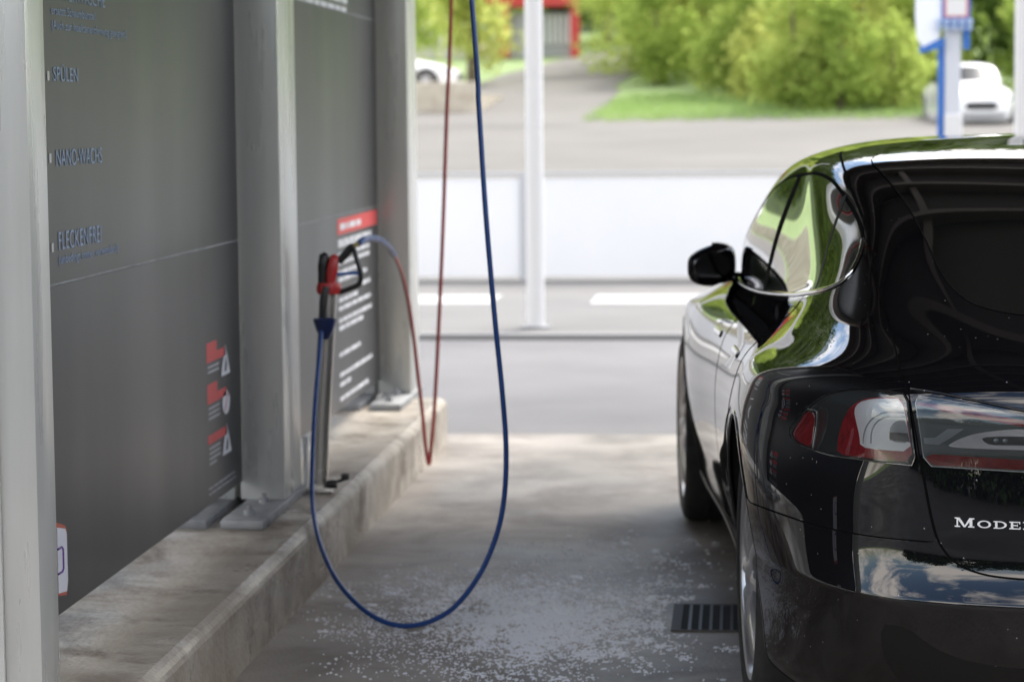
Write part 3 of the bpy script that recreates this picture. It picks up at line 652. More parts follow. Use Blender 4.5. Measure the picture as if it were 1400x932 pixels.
# red framed shelter up the lane
t = thing('shelter', 'red framed shelter with grey doors beside the climbing lane', 'building', (-9.15, 95, float(hz(95))))
z = .0
MB().box(-.2, .2, -.2, .2, -.4, 2.4).build('red_post', M_red, t)
MB().box(2.6, 2.95, -.2, .2, -.4, 2.4).build('red_post', M_red, t)
MB().box(-.6, 2.95, -.3, .3, 1.95, 2.7).build('red_beam', M_red, t)
MB().box(.22, 1.1, .3, .5, -.4, 1.74).build('grey_door', pmat('door_grey', (.42,.43,.46), .6), t)
w_ = MB().box(1.12, 2.55, .3, .5, -.4, 1.74).build('slatted_wall', pmat('slat_grey', (.30,.31,.32), .6), t)
s_ = MB(); [s_.box(x, x+.09, .22, .29, .5, 1.6) for x in np.arange(1.2, 2.5, .21)]; s_.build('slats', M_white, w_)
MB().box(-1.3, -.22, .3, .5, -.4, .75).build('cream_wall', pmat('cream_plaster', (.62,.55,.38), .8), t)
MB().box(-1.25, -.25, .32, .4, .76, 1.74).build('window', pmat('pale_blue_glass', (.35,.5,.62), .15), t)
MB().box(-4.5, 2.6, .6, 5, 2.1, 2.9).build('roof', pmat('red_roof', (.40,.06,.04), .7), t)
MB().box(-4.4, -1.32, .3, .6, -.4, 2.0).build('rear_wall', pmat('plaster_grey', (.5,.48,.42), .8), t)
# low stone terrace with the parked car at the left
struct(MB().box(-24, -6.9, 64.6, 72, .8, 2.18).build('stone_terrace', noise_mat('stone_terrace', (.34,.30,.24), (.46,.42,.35), 1.6, (.8,.95), .5, 8)))

t = tag(MB().box(-24, -6.95, 64.2, 64.58, .8, 2.50, b=.03).build('stone_wall', noise_mat('dry_stone', (.34,.30,.24), (.46,.42,.35), 3, (.8,.95), .6, 12)), 'low pale stone wall in front of the parked car at the left', 'wall')
# ---------------------------------------------------------------- plants
def leafmat(name, c1, c2, trans=.45):
    m = bpy.data.materials.new(name); m.use_nodes = True; t = m.node_tree; t.nodes.clear()
    g = N(t, 'ShaderNodeNewGeometry'); r = N(t, 'ShaderNodeValToRGB'); e = r.color_ramp.elements; e[0].color = (*c1, 1); e[1].color = (*c2, 1); e[0].position = .1; e[1].position = .9
    tcx = N(t, 'ShaderNodeTexCoord'); n = N(t, 'ShaderNodeTexNoise'); n.inputs['Scale'].default_value = .55; n.inputs['Detail'].default_value = 3
    ad = N(t, 'ShaderNodeMath', operation='MULTIPLY_ADD'); ad.inputs[1].default_value = .45; sb = N(t, 'ShaderNodeMapRange'); sb.inputs[1].default_value = .3; sb.inputs[2].default_value = .7; sb.inputs[4].default_value = .6
    t.links.new(tcx.outputs['Object'], n.inputs['Vector']); t.links.new(n.outputs[0], sb.inputs[0]); t.links.new(g.outputs['Random Per Island'], ad.inputs[0]); t.links.new(sb.outputs[0], ad.inputs[2])
    t.links.new(ad.outputs[0], r.inputs[0])
    d = N(t, 'ShaderNodeBsdfDiffuse'); q = N(t, 'ShaderNodeBsdfTranslucent'); x = N(t, 'ShaderNodeMixShader'); x.inputs[0].default_value = trans; o = N(t, 'ShaderNodeOutputMaterial')
    t.links.new(r.outputs[0], d.inputs[0]); t.links.new(r.outputs[0], q.inputs[0]); t.links.new(d.outputs[0], x.inputs[1]); t.links.new(q.outputs[0], x.inputs[2]); t.links.new(x.outputs[0], o.inputs[0])
    return m
L_fresh = leafmat('fresh_leaf', (.30,.38,.085), (.56,.64,.20), .6); L_mid = leafmat('mid_leaf', (.18,.26,.055), (.42,.52,.13), .6); L_dark = leafmat('dark_leaf', (.05,.09,.02), (.13,.20,.045), .4); L_yel = leafmat('yellow_leaf', (.36,.40,.10), (.62,.66,.22), .6); L_con = leafmat('conifer_needles', (.012,.028,.012), (.03,.055,.022), .15)
def leaves(blobs, n, size, droop=0.0):
    """blobs: (x,y,z,rx,ry,rz) ; leaf-shaped quads spread mostly through the shell of each blob"""
    vol = np.array([b[3]*b[4]*b[5] for b in blobs])**.8; cnt = np.maximum(20, (n*vol/vol.sum()).astype(int)); V = []; F = []
    for b, k in zip(blobs, cnt):
        d = rng.normal(size=(k, 3)); d /= np.linalg.norm(d, axis=1)[:,None]; r = rng.uniform(.25, 1, k)**.45; r *= 1+.18*np.sin(d[:,0]*5+b[0])*np.sin(d[:,2]*6+b[1])
        r = r*np.exp(rng.normal(0, .20, k)); c = np.array(b[:3])+d*r[:,None]*np.array(b[3:])
        a = rng.normal(size=(k, 3)); a /= np.linalg.norm(a, axis=1)[:,None]; 
        if droop: a = a*(1-droop)+np.array([0,0,-1])*droop; a /= np.linalg.norm(a, axis=1)[:,None]
        e = np.cross(a, rng.normal(size=(k, 3))); e /= np.linalg.norm(e, axis=1)[:,None]
        s = size*rng.uniform(.6, 1.4, k)[:,None]
        p = np.stack([c-a*s*.6, c+e*s*.32, c+a*s*.6, c-e*s*.32], 1).reshape(-1, 3); q = len(V)
        V += [tuple(x) for x in p]; F += [(q+4*i, q+4*i+1, q+4*i+2, q+4*i+3) for i in range(k)]
    return V, F
def tree(name, label, cat, x, y, hgt, wid, m, n, size, z0=None, trunk=.18, bare=.25, droop=0, blobs=9, group=None, limbs=5):
    z0 = float(hz(y)) if z0 is None else z0
    t = thing(name, label, cat, (x, y, z0-.05), 0, group)
    B = []
    for i in range(blobs):
        a = rng.uniform(0, 6.28); f = i/max(1, blobs-1); rr = wid/2*(.25+.65*math.sin(math.pi*(.15+.75*f)))*rng.uniform(.3, .9)
        zz = hgt*(bare+(1-bare)*(.12+.78*f)); s = wid*(rng.uniform(.20, .32) if blobs < 15 else rng.uniform(.11, .27))*(1.15-.5*f)
        B.append((rr*math.cos(a), rr*math.sin(a), zz, s, s, s*rng.uniform(.7, 1.0)))
    V, F = leaves(B, n, size, droop)
    obj('crown', V, F, m, t)
    b = MB(); b.tube(catmull([(0,0,0),(trunk*.4,0,hgt*.3),(-trunk*.3,trunk*.4,hgt*.6),(0,0,hgt*.85)], 5), list(np.linspace(trunk, trunk*.25, 16)), 10)
    for q in B[:limbs]: b.tube([(0,0,max(.15*hgt, q[2]*.55)), (q[0]*.5, q[1]*.5, q[2]*.85), (q[0], q[1], q[2])], [trunk*.4, trunk*.28, trunk*.1], 7)
    b.build('trunk', M_bark, t, smooth=True); return t
# shrubs along the grass bank, right of the lane, (x, y, height, width, material, label)
sh = [(-1.3,80,4.0,3.6,L_yel,'pale yellow green bush nearest the bend of the lane'),
 (.2,72.5,5.0,3.4,L_fresh,'bright green bush second from the lane, over the grass bank'),
 (1.4,64.5,5.0,3.0,L_fresh,'tall fresh green bush in the middle of the grass bank'),
 (2.6,63.2,3.4,2.4,L_mid,'smaller mid green bush with bare twigs at the grass edge'),
 (3.3,66,6.0,3.4,L_yel,'tall yellow green bush left of the parked white car'),
 (.4,72,6.6,4.2,L_mid,'mid green bush standing behind the grass bank shrubs'),
 (-3.4,84,5.2,4.5,L_fresh,'light green bush beyond the bend of the lane'),
 (4.6,71,6.5,4.0,L_dark,'dark green tree behind the parked white car'),
 (7.2,70,6.6,4.2,L_dark,'dark leafy tree right of the parked white car'),
 (6.0,76,8.5,5.0,L_mid,'tall green tree furthest right behind the white car'),
 (2.4,78,8.5,5.5,L_mid,'large green tree rising behind the bank bushes'),
 (-1.4,92,8.0,6.5,L_fresh,'broad light green tree where the lane disappears'),
 (-.2,76,2.6,2.6,L_fresh,'low ragged bush at the lane end of the bank'),(1.0,68.5,3.0,2.6,L_yel,'low yellow bush between the two bright green ones'),(2.1,66.5,4.4,2.6,L_yel,'narrow yellow green bush behind the bank middle'),(3.2,69,4.8,3.2,L_fresh,'full green bush behind the smaller twiggy one'),(-2.6,77,4.4,3.2,L_mid,'rounded green bush on the outside of the lane bend'),(2.0,64.0,2.0,2.6,L_mid,'low loose bush at the front of the bank middle'),(4.0,64.2,2.6,2.4,L_fresh,'low bright bush next to the grass by the sign post'),(4.9,67.5,5.2,3.0,L_fresh,'fresh green bush left behind the sign post'),(-.6,82,7.5,5,L_yel,'tall pale tree above the left end of the bank'),(8.6,66,5.5,4,L_mid,'green bush past the right edge of the white car'),(1.0,84,9.5,6,L_fresh,'highest light green tree above the middle of the bank'),(4.4,86,10,6,L_mid,'high green tree above the sign post')]
for x, y, h_, w__, m, l in sh:
    tree('shrub', l, 'bush', x, y, h_, w__, m, int(3600*w__*h_/14), .16, bare=.0, trunk=.07, blobs=24, group='bushes and trees on the bank')
tr = [(-8.6,78,7.5,3.4,L_yel,.5,'drooping yellow green tree beside the terrace at the left'),(-11.5,84,8.5,5,L_fresh,.5,'tall hanging tree left of the red shelter'),(-5.6,104,8.5,5.5,L_dark,.1,'dark tree right behind the red shelter'),(-7.3,99,3.0,2.6,L_dark,0,'low dark bush under the slatted wall of the shelter'),(-3.4,108,9,6,L_mid,0,'green tree behind the shelter beside the upper lane'),(-14,100,10,7,L_mid,.2,'broad green tree behind the shelter at the left'),(-9.5,112,10,7,L_fresh,.1,'light green tree above the roof of the shelter')]
for x, y, h_, w__, m, dr, l in tr:
    tree('tree', l, 'tree', x, y, h_, w__, m, int(2400*w__*h_/16), .2, bare=.12 if h_ > 4 else .02, droop=dr, blobs=12, group='trees round the shelter')
# the wooded slope that closes the view
gsheet_h = [(x, y, float(hz(118))+max(0, (y-118))*.75-.5) for y in (114, 125, 140, 160, 185) for x in np.linspace(-95, 95, 9)]
struct(obj('hill', gsheet_h, [(j*9+i, j*9+i+1, (j+1)*9+i+1, (j+1)*9+i) for j in range(4) for i in range(8)], noise_mat('hill_undergrowth', (.025,.042,.010), (.055,.085,.02), .4, (.9,.95)), smooth=True))
V, F = [], []
B = [(x+rng.uniform(-2, 2), y, float(hz(y))+hh, 4, 3, 3.2) for y, hh in ((122, 1), (124, 5), (128, 9), (132, 14), (138, 20), (145, 26), (152, 32), (160, 39)) for x in np.arange(-70, 72, 5.5)]
V, F = leaves(B, 110000, .62)
tag(obj('wooded_slope', V, F, leafmat('wood_leaf', (.045,.075,.014), (.12,.17,.036), .4)), 'green wooded slope closing the view behind the trees', 'woods', None, 'stuff')
# grass tufts on the bank
V = []; F = []
for _ in range(9000):
    y = rng.uniform(60.2, 72); x = rng.uniform(-3.9+max(0,(y-62))*.06, 9); z = float(hz(y))-.03; h_ = rng.uniform(.06, .22); a = rng.uniform(0, 6.28); s = .03; q = len(V)
    V += [(x-s*math.cos(a), y-s*math.sin(a), z), (x+s*math.cos(a), y+s*math.sin(a), z), (x+rng.normal(0,.04), y+rng.normal(0,.04), z+h_)]; F.append((q, q+1, q+2))
tag(obj('grass', V, F, leafmat('grass_blade', (.22,.33,.11), (.33,.44,.17))), 'bright green grass on the bank above the gravel lot', 'grass', None, 'stuff')
# trees on the camera's side of the bay (seen mirrored in the black paint)
for x, y, h_ in ((2.2,-19,7.2),(6.2,-22,9),(10.5,-21,8.0),(15,-24,9.5)):
    tree('conifer', 'dark conifer standing behind the viewer across the lane', 'tree', x, y, h_, 4.2, L_con, 5000, .3, z0=0, bare=.08, trunk=.2, blobs=14, group='conifers across the lane behind the viewer')
for x, y, h_ in ((-22,-16,3.0),(-17,-14,3.2),(-12.5,-12,3.0),(-8.5,-11,2.8),(-5,-10.5,3.1),(-1.5,-10.5,3.1),(2,-10.5,3.4),(5.5,-11,3.2),(9,-11,3.4),(13,-12,3.4),(17,-13,3.6),(22,-15,3.8)):
    tree('hedge_bush', 'dark dense bush in the row behind the viewer across the lane', 'bush', x, y, h_, 4.8, L_con, 3200, .28, z0=0, bare=.0, trunk=.08, blobs=12, group='row of bushes behind the viewer')

# ================================================================ the black car
def paint_mat():
    m = pmat('black_paint', (.0035,.0035,.0045), .5, 0, 1.0, .012, spec=.0); t = m.node_tree; b = t.nodes['Principled BSDF']
    tc = N(t, 'ShaderNodeTexCoord'); sp = N(t, 'ShaderNodeSeparateXYZ'); t.links.new(tc.outputs['Object'], sp.inputs[0])
    # thin film of dust low down, streaked by water; fine dried specks all over
    mr = N(t, 'ShaderNodeMapRange'); mr.inputs[1].default_value = .50; mr.inputs[2].default_value = .30; t.links.new(sp.outputs['Z'], mr.inputs[0])
    mp = N(t, 'ShaderNodeMapping'); mp.inputs['Scale'].default_value = (1, 1, .22); n = N(t, 'ShaderNodeTexNoise'); n.inputs['Scale'].default_value = 26; n.inputs['Detail'].default_value = 9
    t.links.new(tc.outputs['Object'], mp.inputs[0]); t.links.new(mp.outputs[0], n.inputs['Vector'])
    mu = N(t, 'ShaderNodeMath', operation='MULTIPLY'); t.links.new(mr.outputs[0], mu.inputs[0]); t.links.new(n.outputs[0], mu.inputs[1])
    vo = N(t, 'ShaderNodeTexVoronoi'); vo.inputs['Scale'].default_value = 55; t.links.new(tc.outputs['Object'], vo.inputs['Vector'])
    lt = N(t, 'ShaderNodeMath', operation='LESS_THAN'); lt.inputs[1].default_value = .085; t.links.new(vo.outputs['Distance'], lt.inputs[0])
    sr = N(t, 'ShaderNodeSeparateColor'); t.links.new(vo.outputs['Color'], sr.inputs[0])
    gt = N(t, 'ShaderNodeMath', operation='GREATER_THAN'); gt.inputs[1].default_value = .80; t.links.new(sr.outputs[0], gt.inputs[0])
    ml = N(t, 'ShaderNodeMath', operation='MULTIPLY'); t.links.new(lt.outputs[0], ml.inputs[0]); t.links.new(gt.outputs[0], ml.inputs[1])
    mx = N(t, 'ShaderNodeMixRGB'); mx.inputs['Color1'].default_value = (.0035,.0035,.0045,1); mx.inputs['Color2'].default_value = (.012,.011,.010,1); t.links.new(mu.outputs[0], mx.inputs[0])
    m2 = N(t, 'ShaderNodeMixRGB'); m2.inputs['Color2'].default_value = (.20,.20,.20,1); t.links.new(ml.outputs[0], m2.inputs[0]); t.links.new(mx.outputs[0], m2.inputs[1]); t.links.new(m2.outputs[0], b.inputs['Base Color'])
    cr = N(t, 'ShaderNodeMapRange'); cr.inputs[1].default_value = 0; cr.inputs[2].default_value = .7; cr.inputs[3].default_value = .012; cr.inputs[4].default_value = .07; t.links.new(mu.outputs[0], cr.inputs[0]); t.links.new(cr.outputs[0], b.inputs['Coat Roughness'])
    iv = N(t, 'ShaderNodeMath', operation='MULTIPLY_ADD'); iv.inputs[1].default_value = -.5; iv.inputs[2].default_value = 1; t.links.new(mu.outputs[0], iv.inputs[0]); t.links.new(iv.outputs[0], b.inputs['Coat Weight'])
    return m
P_black = paint_mat()
P_gap = pmat('panel_gap', (.001,.001,.001), .9, spec=.1)
P_dark = pmat('underbody_black', (.008,.008,.008), .85, spec=.2)
def cover_mat():
    m = bpy.data.materials.new('clear_lamp_cover'); m.use_nodes = True; t = m.node_tree; t.nodes.clear()
    f = N(t, 'ShaderNodeFresnel'); f.inputs[0].default_value = 1.58; a = N(t, 'ShaderNodeBsdfTransparent'); a.inputs[0].default_value = (.93,.94,.94,1); g = N(t, 'ShaderNodeBsdfGlossy'); g.inputs['Roughness'].default_value = .015
    x = N(t, 'ShaderNodeMixShader'); o = N(t, 'ShaderNodeOutputMaterial')
    for p, q in ((f.outputs[0], x.inputs[0]), (a.outputs[0], x.inputs[1]), (g.outputs[0], x.inputs[2]), (x.outputs[0], o.inputs[0])): t.links.new(p, q)
    return m
P_cover = cover_mat()
P_lens2 = pmat('grey_smoked_lens', (.058,.066,.066), .08, 0, 1, .01)
P_glass = pmat('tinted_glass', (.004,.005,.005), .02, 0, 1, .005)
P_chrome = pmat('bright_chrome', (.78,.78,.80), .07, 1)
P_badge = pmat('satin_chrome', (.82,.82,.83), .3, .45)
P_trim = pmat('black_trim', (.004,.004,.004), .4, spec=.25)
P_seal = pmat('window_rubber', (.003,.003,.003), .8, spec=.08)
P_lens = pmat('smoked_lens', (.026,.029,.030), .08, 0, 1, .01)
P_redl = noise_mat('red_lens', (.13,.010,.013), (.20,.016,.02), 60, (.1,.2)); P_redl.node_tree.nodes['Principled BSDF'].inputs['Coat Weight'].default_value = 1; P_redl.node_tree.nodes['Principled BSDF'].inputs['Coat Roughness'].default_value = .01
P_clear = pmat('clear_lens', (.20,.22,.23), .15, .3, 1, .01); P_white = pmat('light_guide_and_sky_glare', (.46,.48,.50), .2, .1, 1, .01)  # the white one also carries a sky reflection in its colour
P_tyre = noise_mat('tyre_rubber', (.014,.014,.014), (.026,.025,.024), 20, (.7,.85)); P_rim = pmat('alloy_rim', (.50,.50,.51), .3, .85); P_disc = pmat('brake_steel', (.25,.24,.23), .4, .9)

car = thing('parked_car', 'glossy black hatchback with its tail towards the viewer, washed in the bay', 'car', (0.946, 6.13, 0))
car.rotation_euler = (0, 0, R(90)+.0788); 
_d = Vector((math.cos(R(90)+.0788), math.sin(R(90)+.0788), 0)); car.location = Vector((.946, 6.13, 0))-_d*1.08
body = car_shell(car, P_black, P_dark)
B_up = [(1.95,.590,1.403),(1.86,.602,1.396),(1.75,.612,1.382),(1.6,.621,1.352),(1.457,.629,1.32),(1.249,.63,1.266),(1.089,.631,1.228),(.886,.643,1.17),(.787,.647,1.139),(.585,.658,1.068),(.453,.661,1.026),(.29,.666,.984),(.13,.666,.93)]
B_lo = [(.106,.655,.855),(.097,.642,.763),(.091,.635,.721),(.085,.626,.672),(.075,.614,.619),(.067,.601,.594),(.057,.583,.573),(.045,.559,.559),(.031,.523,.549),(.02,.487,.545),(.008,.444,.543)]
c_lo = [(-.01,.3,.540),(-.02,.15,.539),(-.022,0,.539)]
hatch_top = [(1.26,0,1.347),(1.25,.15,1.341),(1.218,.308,1.330),(1.205,.403,1.319),(1.19,.529,1.297),(1.16,.60,1.262)]
tg = patch('tailgate', [(1.26,0,1.347)]+hatch_top[1:]+B_up[6:]+B_lo+c_lo, .002, P_black, car, 'both', 1, .15, .002, sym=True)
ribbon('shut_line', B_up+B_lo+c_lo, .0075, .0011, P_gap, tg, 'both', 1)
ribbon('lower_shut_line', B_lo[1:]+c_lo, .0045, .0030, P_gap, tg, 'both', 1)
ribbon('roof_shut_line', hatch_top, .0055, .0026, P_gap, tg, 'both', 1)
gl = [(1.70,0,1.417),(1.70,.25,1.413),(1.70,.44,1.402),(1.66,.53,1.388),(1.591,.556,1.379),(1.455,.547,1.356),(1.331,.539,1.33),(1.153,.529,1.287),(1.019,.523,1.25),(.89,.52,1.211),(.753,.518,1.168),(.631,.515,1.129),(.537,.504,1.101),(.458,.481,1.076),(.406,.437,1.061),(.375,.378,1.051),(.366,.2,1.047),(.364,0,1.046)]
rw = patch('rear_window', gl, .0030, P_glass, car, 'both', 1, .16, .0, sym=True)
ribbon('window_seal', gl[3:], .004, .0033, P_seal, rw, 'both', 1)
# bumper: seam from the wheel arch to the tailgate, then under the tailgate to the middle
seam = [(.690,.972,.594),(.666,.969,.596),(.542,.942,.604),(.426,.903,.608),(.339,.863,.607),(.261,.819,.607),(.199,.776,.607),(.152,.733,.607),(.105,.672,.608),(.080,.622,.608)]
bump_arch = [(AXR+.416*math.cos(a), .95-(.05 if math.sin(a) < -.2 else 0), WR+.404*math.sin(a)) for a in (R(142), R(150), R(160), R(170), R(180), R(190), R(198), R(204))]
def bumper():
    up = chaikin(uvof([c_lo[2], c_lo[1], c_lo[0]]+B_lo[::-1][:7]+seam[::-1]), 1)
    ar = uvof(bump_arch, (0, 2)); ar = ar[ar[:,1] > .15]
    up[0,0] = 0
    # stop the seam where it meets the arch
    P_ = S.ev(up[:,0], up[:,1]); keep = np.hypot(P_[:,0]-AXR, P_[:,2]-WR) > .424; up = up[keep]
    u0 = ar[-1,0]
    uv = np.vstack([up, ar, [[u0, .12]], [[u0*.5, .12]], [[0, .12]]])
    uv = densify(uv, .012, True); V, F = uvmesh(uv, (), .15)
    return sheet('bumper', V, F, .0022, P_black, car, 'both', .0022)
bp = bumper()
for s in ('left', 'right'): ribbon('bumper_seam', seam, .0065, .0012, P_gap, bp, s, 1)
patch('valance', [(.03,0,.346),(.03,.2,.346),(.041,.435,.347),(.055,.494,.35),(.073,.568,.362),(.087,.627,.388),(.1,.679,.427),(.14,.72,.425),(.15,.72,.33),(.14,.66,.26),(.13,.45,.23),(.12,.2,.22),(.12,0,.22)], .0030, pmat('satin_black_plastic', (.006,.006,.006), .38, spec=.3), bp, 'both', 1, .12, .0008, sym=True)
# lamps: the outer half on the body, the inner half on the tailgate
lightO = [(.451,.884,.795),(.447,.878,.809),(.4,.855,.852),(.352,.836,.877),(.298,.809,.901),(.239,.775,.916),(.176,.73,.921),(.145,.699,.92),(.124,.671,.918),(.111,.662,.846),(.104,.653,.768),(.123,.683,.769),(.142,.707,.769),(.192,.754,.769),(.266,.804,.767),(.351,.849,.771),(.403,.871,.775),(.442,.883,.787)]
tipred = [(.447,.882,.796),(.431,.869,.824),(.396,.853,.850),(.362,.838,.849),(.363,.841,.809),(.352,.847,.775),(.404,.871,.780),(.438,.881,.789)]
sep = [(.392,.852,.855),(.356,.836,.856),(.351,.834,.852),(.354,.838,.81),(.346,.845,.774),(.34,.843,.770),(.293,.82,.767),(.261,.802,.767)]
redO = [(.261,.8,.772),(.268,.797,.799),(.268,.793,.821),(.257,.786,.849),(.237,.777,.874),(.213,.762,.892),(.182,.74,.904),(.148,.707,.908),(.126,.677,.909),(.115,.666,.846),(.109,.659,.776),(.142,.707,.775),(.192,.754,.774)]
whiteO = [(.202,.755,.795),(.206,.757,.818),(.215,.763,.845),(.222,.768,.872),(.210,.760,.890),(.18,.738,.901),(.148,.707,.905),(.128,.679,.906),(.117,.668,.85),(.112,.661,.797),(.157,.718,.795)]  # light guide outline, widened over the part that mirrors the sky
greyO = [(.196,.749,.803),(.197,.749,.82),(.190,.744,.842),(.175,.734,.861),(.152,.715,.876),(.133,.694,.879),(.120,.672,.879),(.119,.670,.870),(.134,.692,.870),(.150,.711,.867),(.168,.727,.853),(.178,.736,.832),(.178,.736,.806)]
lampO = [(.143,.703,.815),(.142,.703,.842),(.134,.695,.857),(.124,.684,.863),(.118,.672,.863),(.113,.662,.814)]
meshO = [(.141,.702,.818),(.141,.702,.835),(.117,.668,.836),(.114,.663,.817)]
lightI = [(.113,.656,.917),(.096,.626,.912),(.078,.582,.906),(.062,.532,.898),(.048,.483,.889),(.037,.442,.88),(.01,.3,.862),(-.005,.15,.852),(-.01,0,.85),(-.02,0,.764),(-.012,.15,.764),(.002,.3,.764),(.028,.442,.765),(.046,.508,.767),(.071,.582,.769),(.095,.636,.769),(.101,.645,.846)]
redT = [(.107,.651,.902),(.089,.622,.9),(.073,.583,.896),(.057,.533,.888),(.043,.484,.879),(.033,.443,.87),(.018,.36,.862),(.018,.36,.856),(.029,.443,.858),(.039,.484,.865),(.049,.519,.872),(.061,.558,.879),(.076,.598,.884),(.088,.622,.892),(.105,.649,.894)]
redB = [(.096,.633,.794),(.074,.582,.794),(.049,.508,.792),(.031,.442,.789),(.012,.34,.786),(.010,.34,.768),(.029,.442,.769),(.047,.508,.77),(.072,.582,.771),(.093,.631,.772)]
meshI = [(.099,.638,.828),(.088,.616,.83),(.075,.592,.85),(.062,.561,.851),(.072,.582,.834),(.085,.609,.815),(.098,.636,.816)]
chrome = [(.077,.592,.813),(.074,.582,.822),(.063,.558,.835),(.049,.521,.846),(.038,.484,.852),(.029,.443,.855),(.01,.32,.853),(-.005,.15,.85),(-.01,0,.849),(-.01,0,.811),(-.005,.15,.811),(.01,.32,.811),(.031,.443,.811),(.049,.508,.811),(.065,.557,.811)]
chromein = [(.051,.527,.835),(.038,.484,.839),(.028,.443,.839),(.01,.34,.838),(.01,.34,.822),(.03,.443,.821),(.041,.484,.82),(.048,.508,.82),(.051,.520,.826)]
def lamp(side):
    a = patch('tail_light', lightO, .0035, P_lens, car, side, 1, .1, .0035, ds=.005)
    patch('red_lens', redO, .0043, P_redl, a, side, 1, .1, .0006, ds=.004)
    patch('guide_with_sky_glare', whiteO, .0050, P_white, a, side, 1, .1, .0006, ds=.004)  # pale guide; its upper white stands in for sky reflected in the lens
    for q in (greyO[:7], greyO[12:6:-1]): ribbon('lens_ring', q, .0035, .0052, P_clear, a, side, 1, crown=.0008)
    patch('lamp_bowl', lampO, .0056, P_clear, a, side, 1, .1, .0006, ds=.004)
    patch('reflector_mesh', meshO, .0062, P_lens, a, side, 0, .1, .0004, ds=.004)
    patch('corner_reflector', tipred, .0045, P_redl, a, side, 1, .1, .0008, ds=.004)
    # the clear convex cover over the lamp
    patch('clear_cover', lightO, .0068, P_cover, a, side, 1, .05, .003, ds=.005, bulge=lambda p: .011*np.clip(1-((p[:,2]-.842)/.078)**2, 0, 1))
    ribbon('lens_edge', sep, .0035, .0040, P_clear, a, side, 1, crown=.0016)
    ribbon('lens_rim', lightO+lightO[:1], .0045, .0036, P_trim, a, side, 1, crown=.002)
    ribbon('lens_rim_bright', lightO[9:], .002, .0058, P_chrome, a, side, 1, crown=.0008)
    return a
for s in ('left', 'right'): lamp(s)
b = patch('inner_tail_light', [lightI[8]]+lightI[7::-1]+lightI[:8:-1][:0]+[lightI[16], lightI[15], lightI[14], lightI[13], lightI[12], lightI[11], lightI[10], lightI[9]], .0045, P_lens2, tg, 'both', 1, .1, .0025, sym=True, ds=.005)
inner_ring = [lightI[8]]+lightI[7::-1]+[lightI[k] for k in (16,15,14,13,12,11,10,9)]
patch('clear_cover', inner_ring, .0062, P_cover, b, 'both', 1, .05, .001, sym=True, ds=.005, bulge=lambda p: .009*np.clip(1-((p[:,2]-.838)/.075)**2, 0, 1)*np.clip((np.abs(p[:,1])-.1)/.3, .35, 1))
for s in ('left', 'right'):
    patch('red_lens', redT, .0053, P_redl, b, s, 1, .1, .0006, ds=.004); patch('red_lens', redB, .0053, P_redl, b, s, 1, .1, .0006, ds=.004)
    patch('reflector_mesh', meshI, .0054, P_clear, b, s, 0, .1, .0006, ds=.004)
    ribbon('lens_rim_bright', [lightI[k] for k in (5,4,3,2,1,0,16,15,14,13,12)], .0028, .0048, P_clear, b, s, 1, crown=.0012)
cb = patch('chrome_bar', [chrome[8]]+chrome[7::-1]+chrome[:8:-1][:0]+[chrome[14],chrome[13],chrome[12],chrome[11],chrome[10],chrome[9]], .0085, P_chrome, tg, 'both', 1, .1, .006, sym=True, ds=.004)
for s in ('left', 'right'):
    patch('reverse_lamp', chromein, .0092, P_lens, cb, s, 1, .1, .0006, ds=.004)
    rl = MB()
    for y in (.497, .478):
        u_ = uvof([(.045, y, .830)])[0]; p_, _, _, n_ = S.ev(u_[0], u_[1], True); m_ = np.array([1, 1 if s == 'left' else -1, 1])
        bm = bmesh.new(); bmesh.ops.create_icosphere(bm, subdivisions=2, radius=.0065); 
        rl.add([tuple((p_+n_*.0095)*m_+np.array(v.co)*np.array([.5,1,.8])) for v in bm.verts], [[v.index for v in f.verts] for f in bm.faces]); bm.free()
    rl.build('bulb', P_clear, cb, smooth=True)
ribbon('lip_edge', [(.128,.662,.927),(.1,.61,.920),(.082,.567,.912),(.062,.513,.903),(.043,.441,.889),(.015,.3,.871),(0,.15,.861),(-.004,0,.859)], .006, .0022, P_black, tg, 'both', 1, crown=.005)
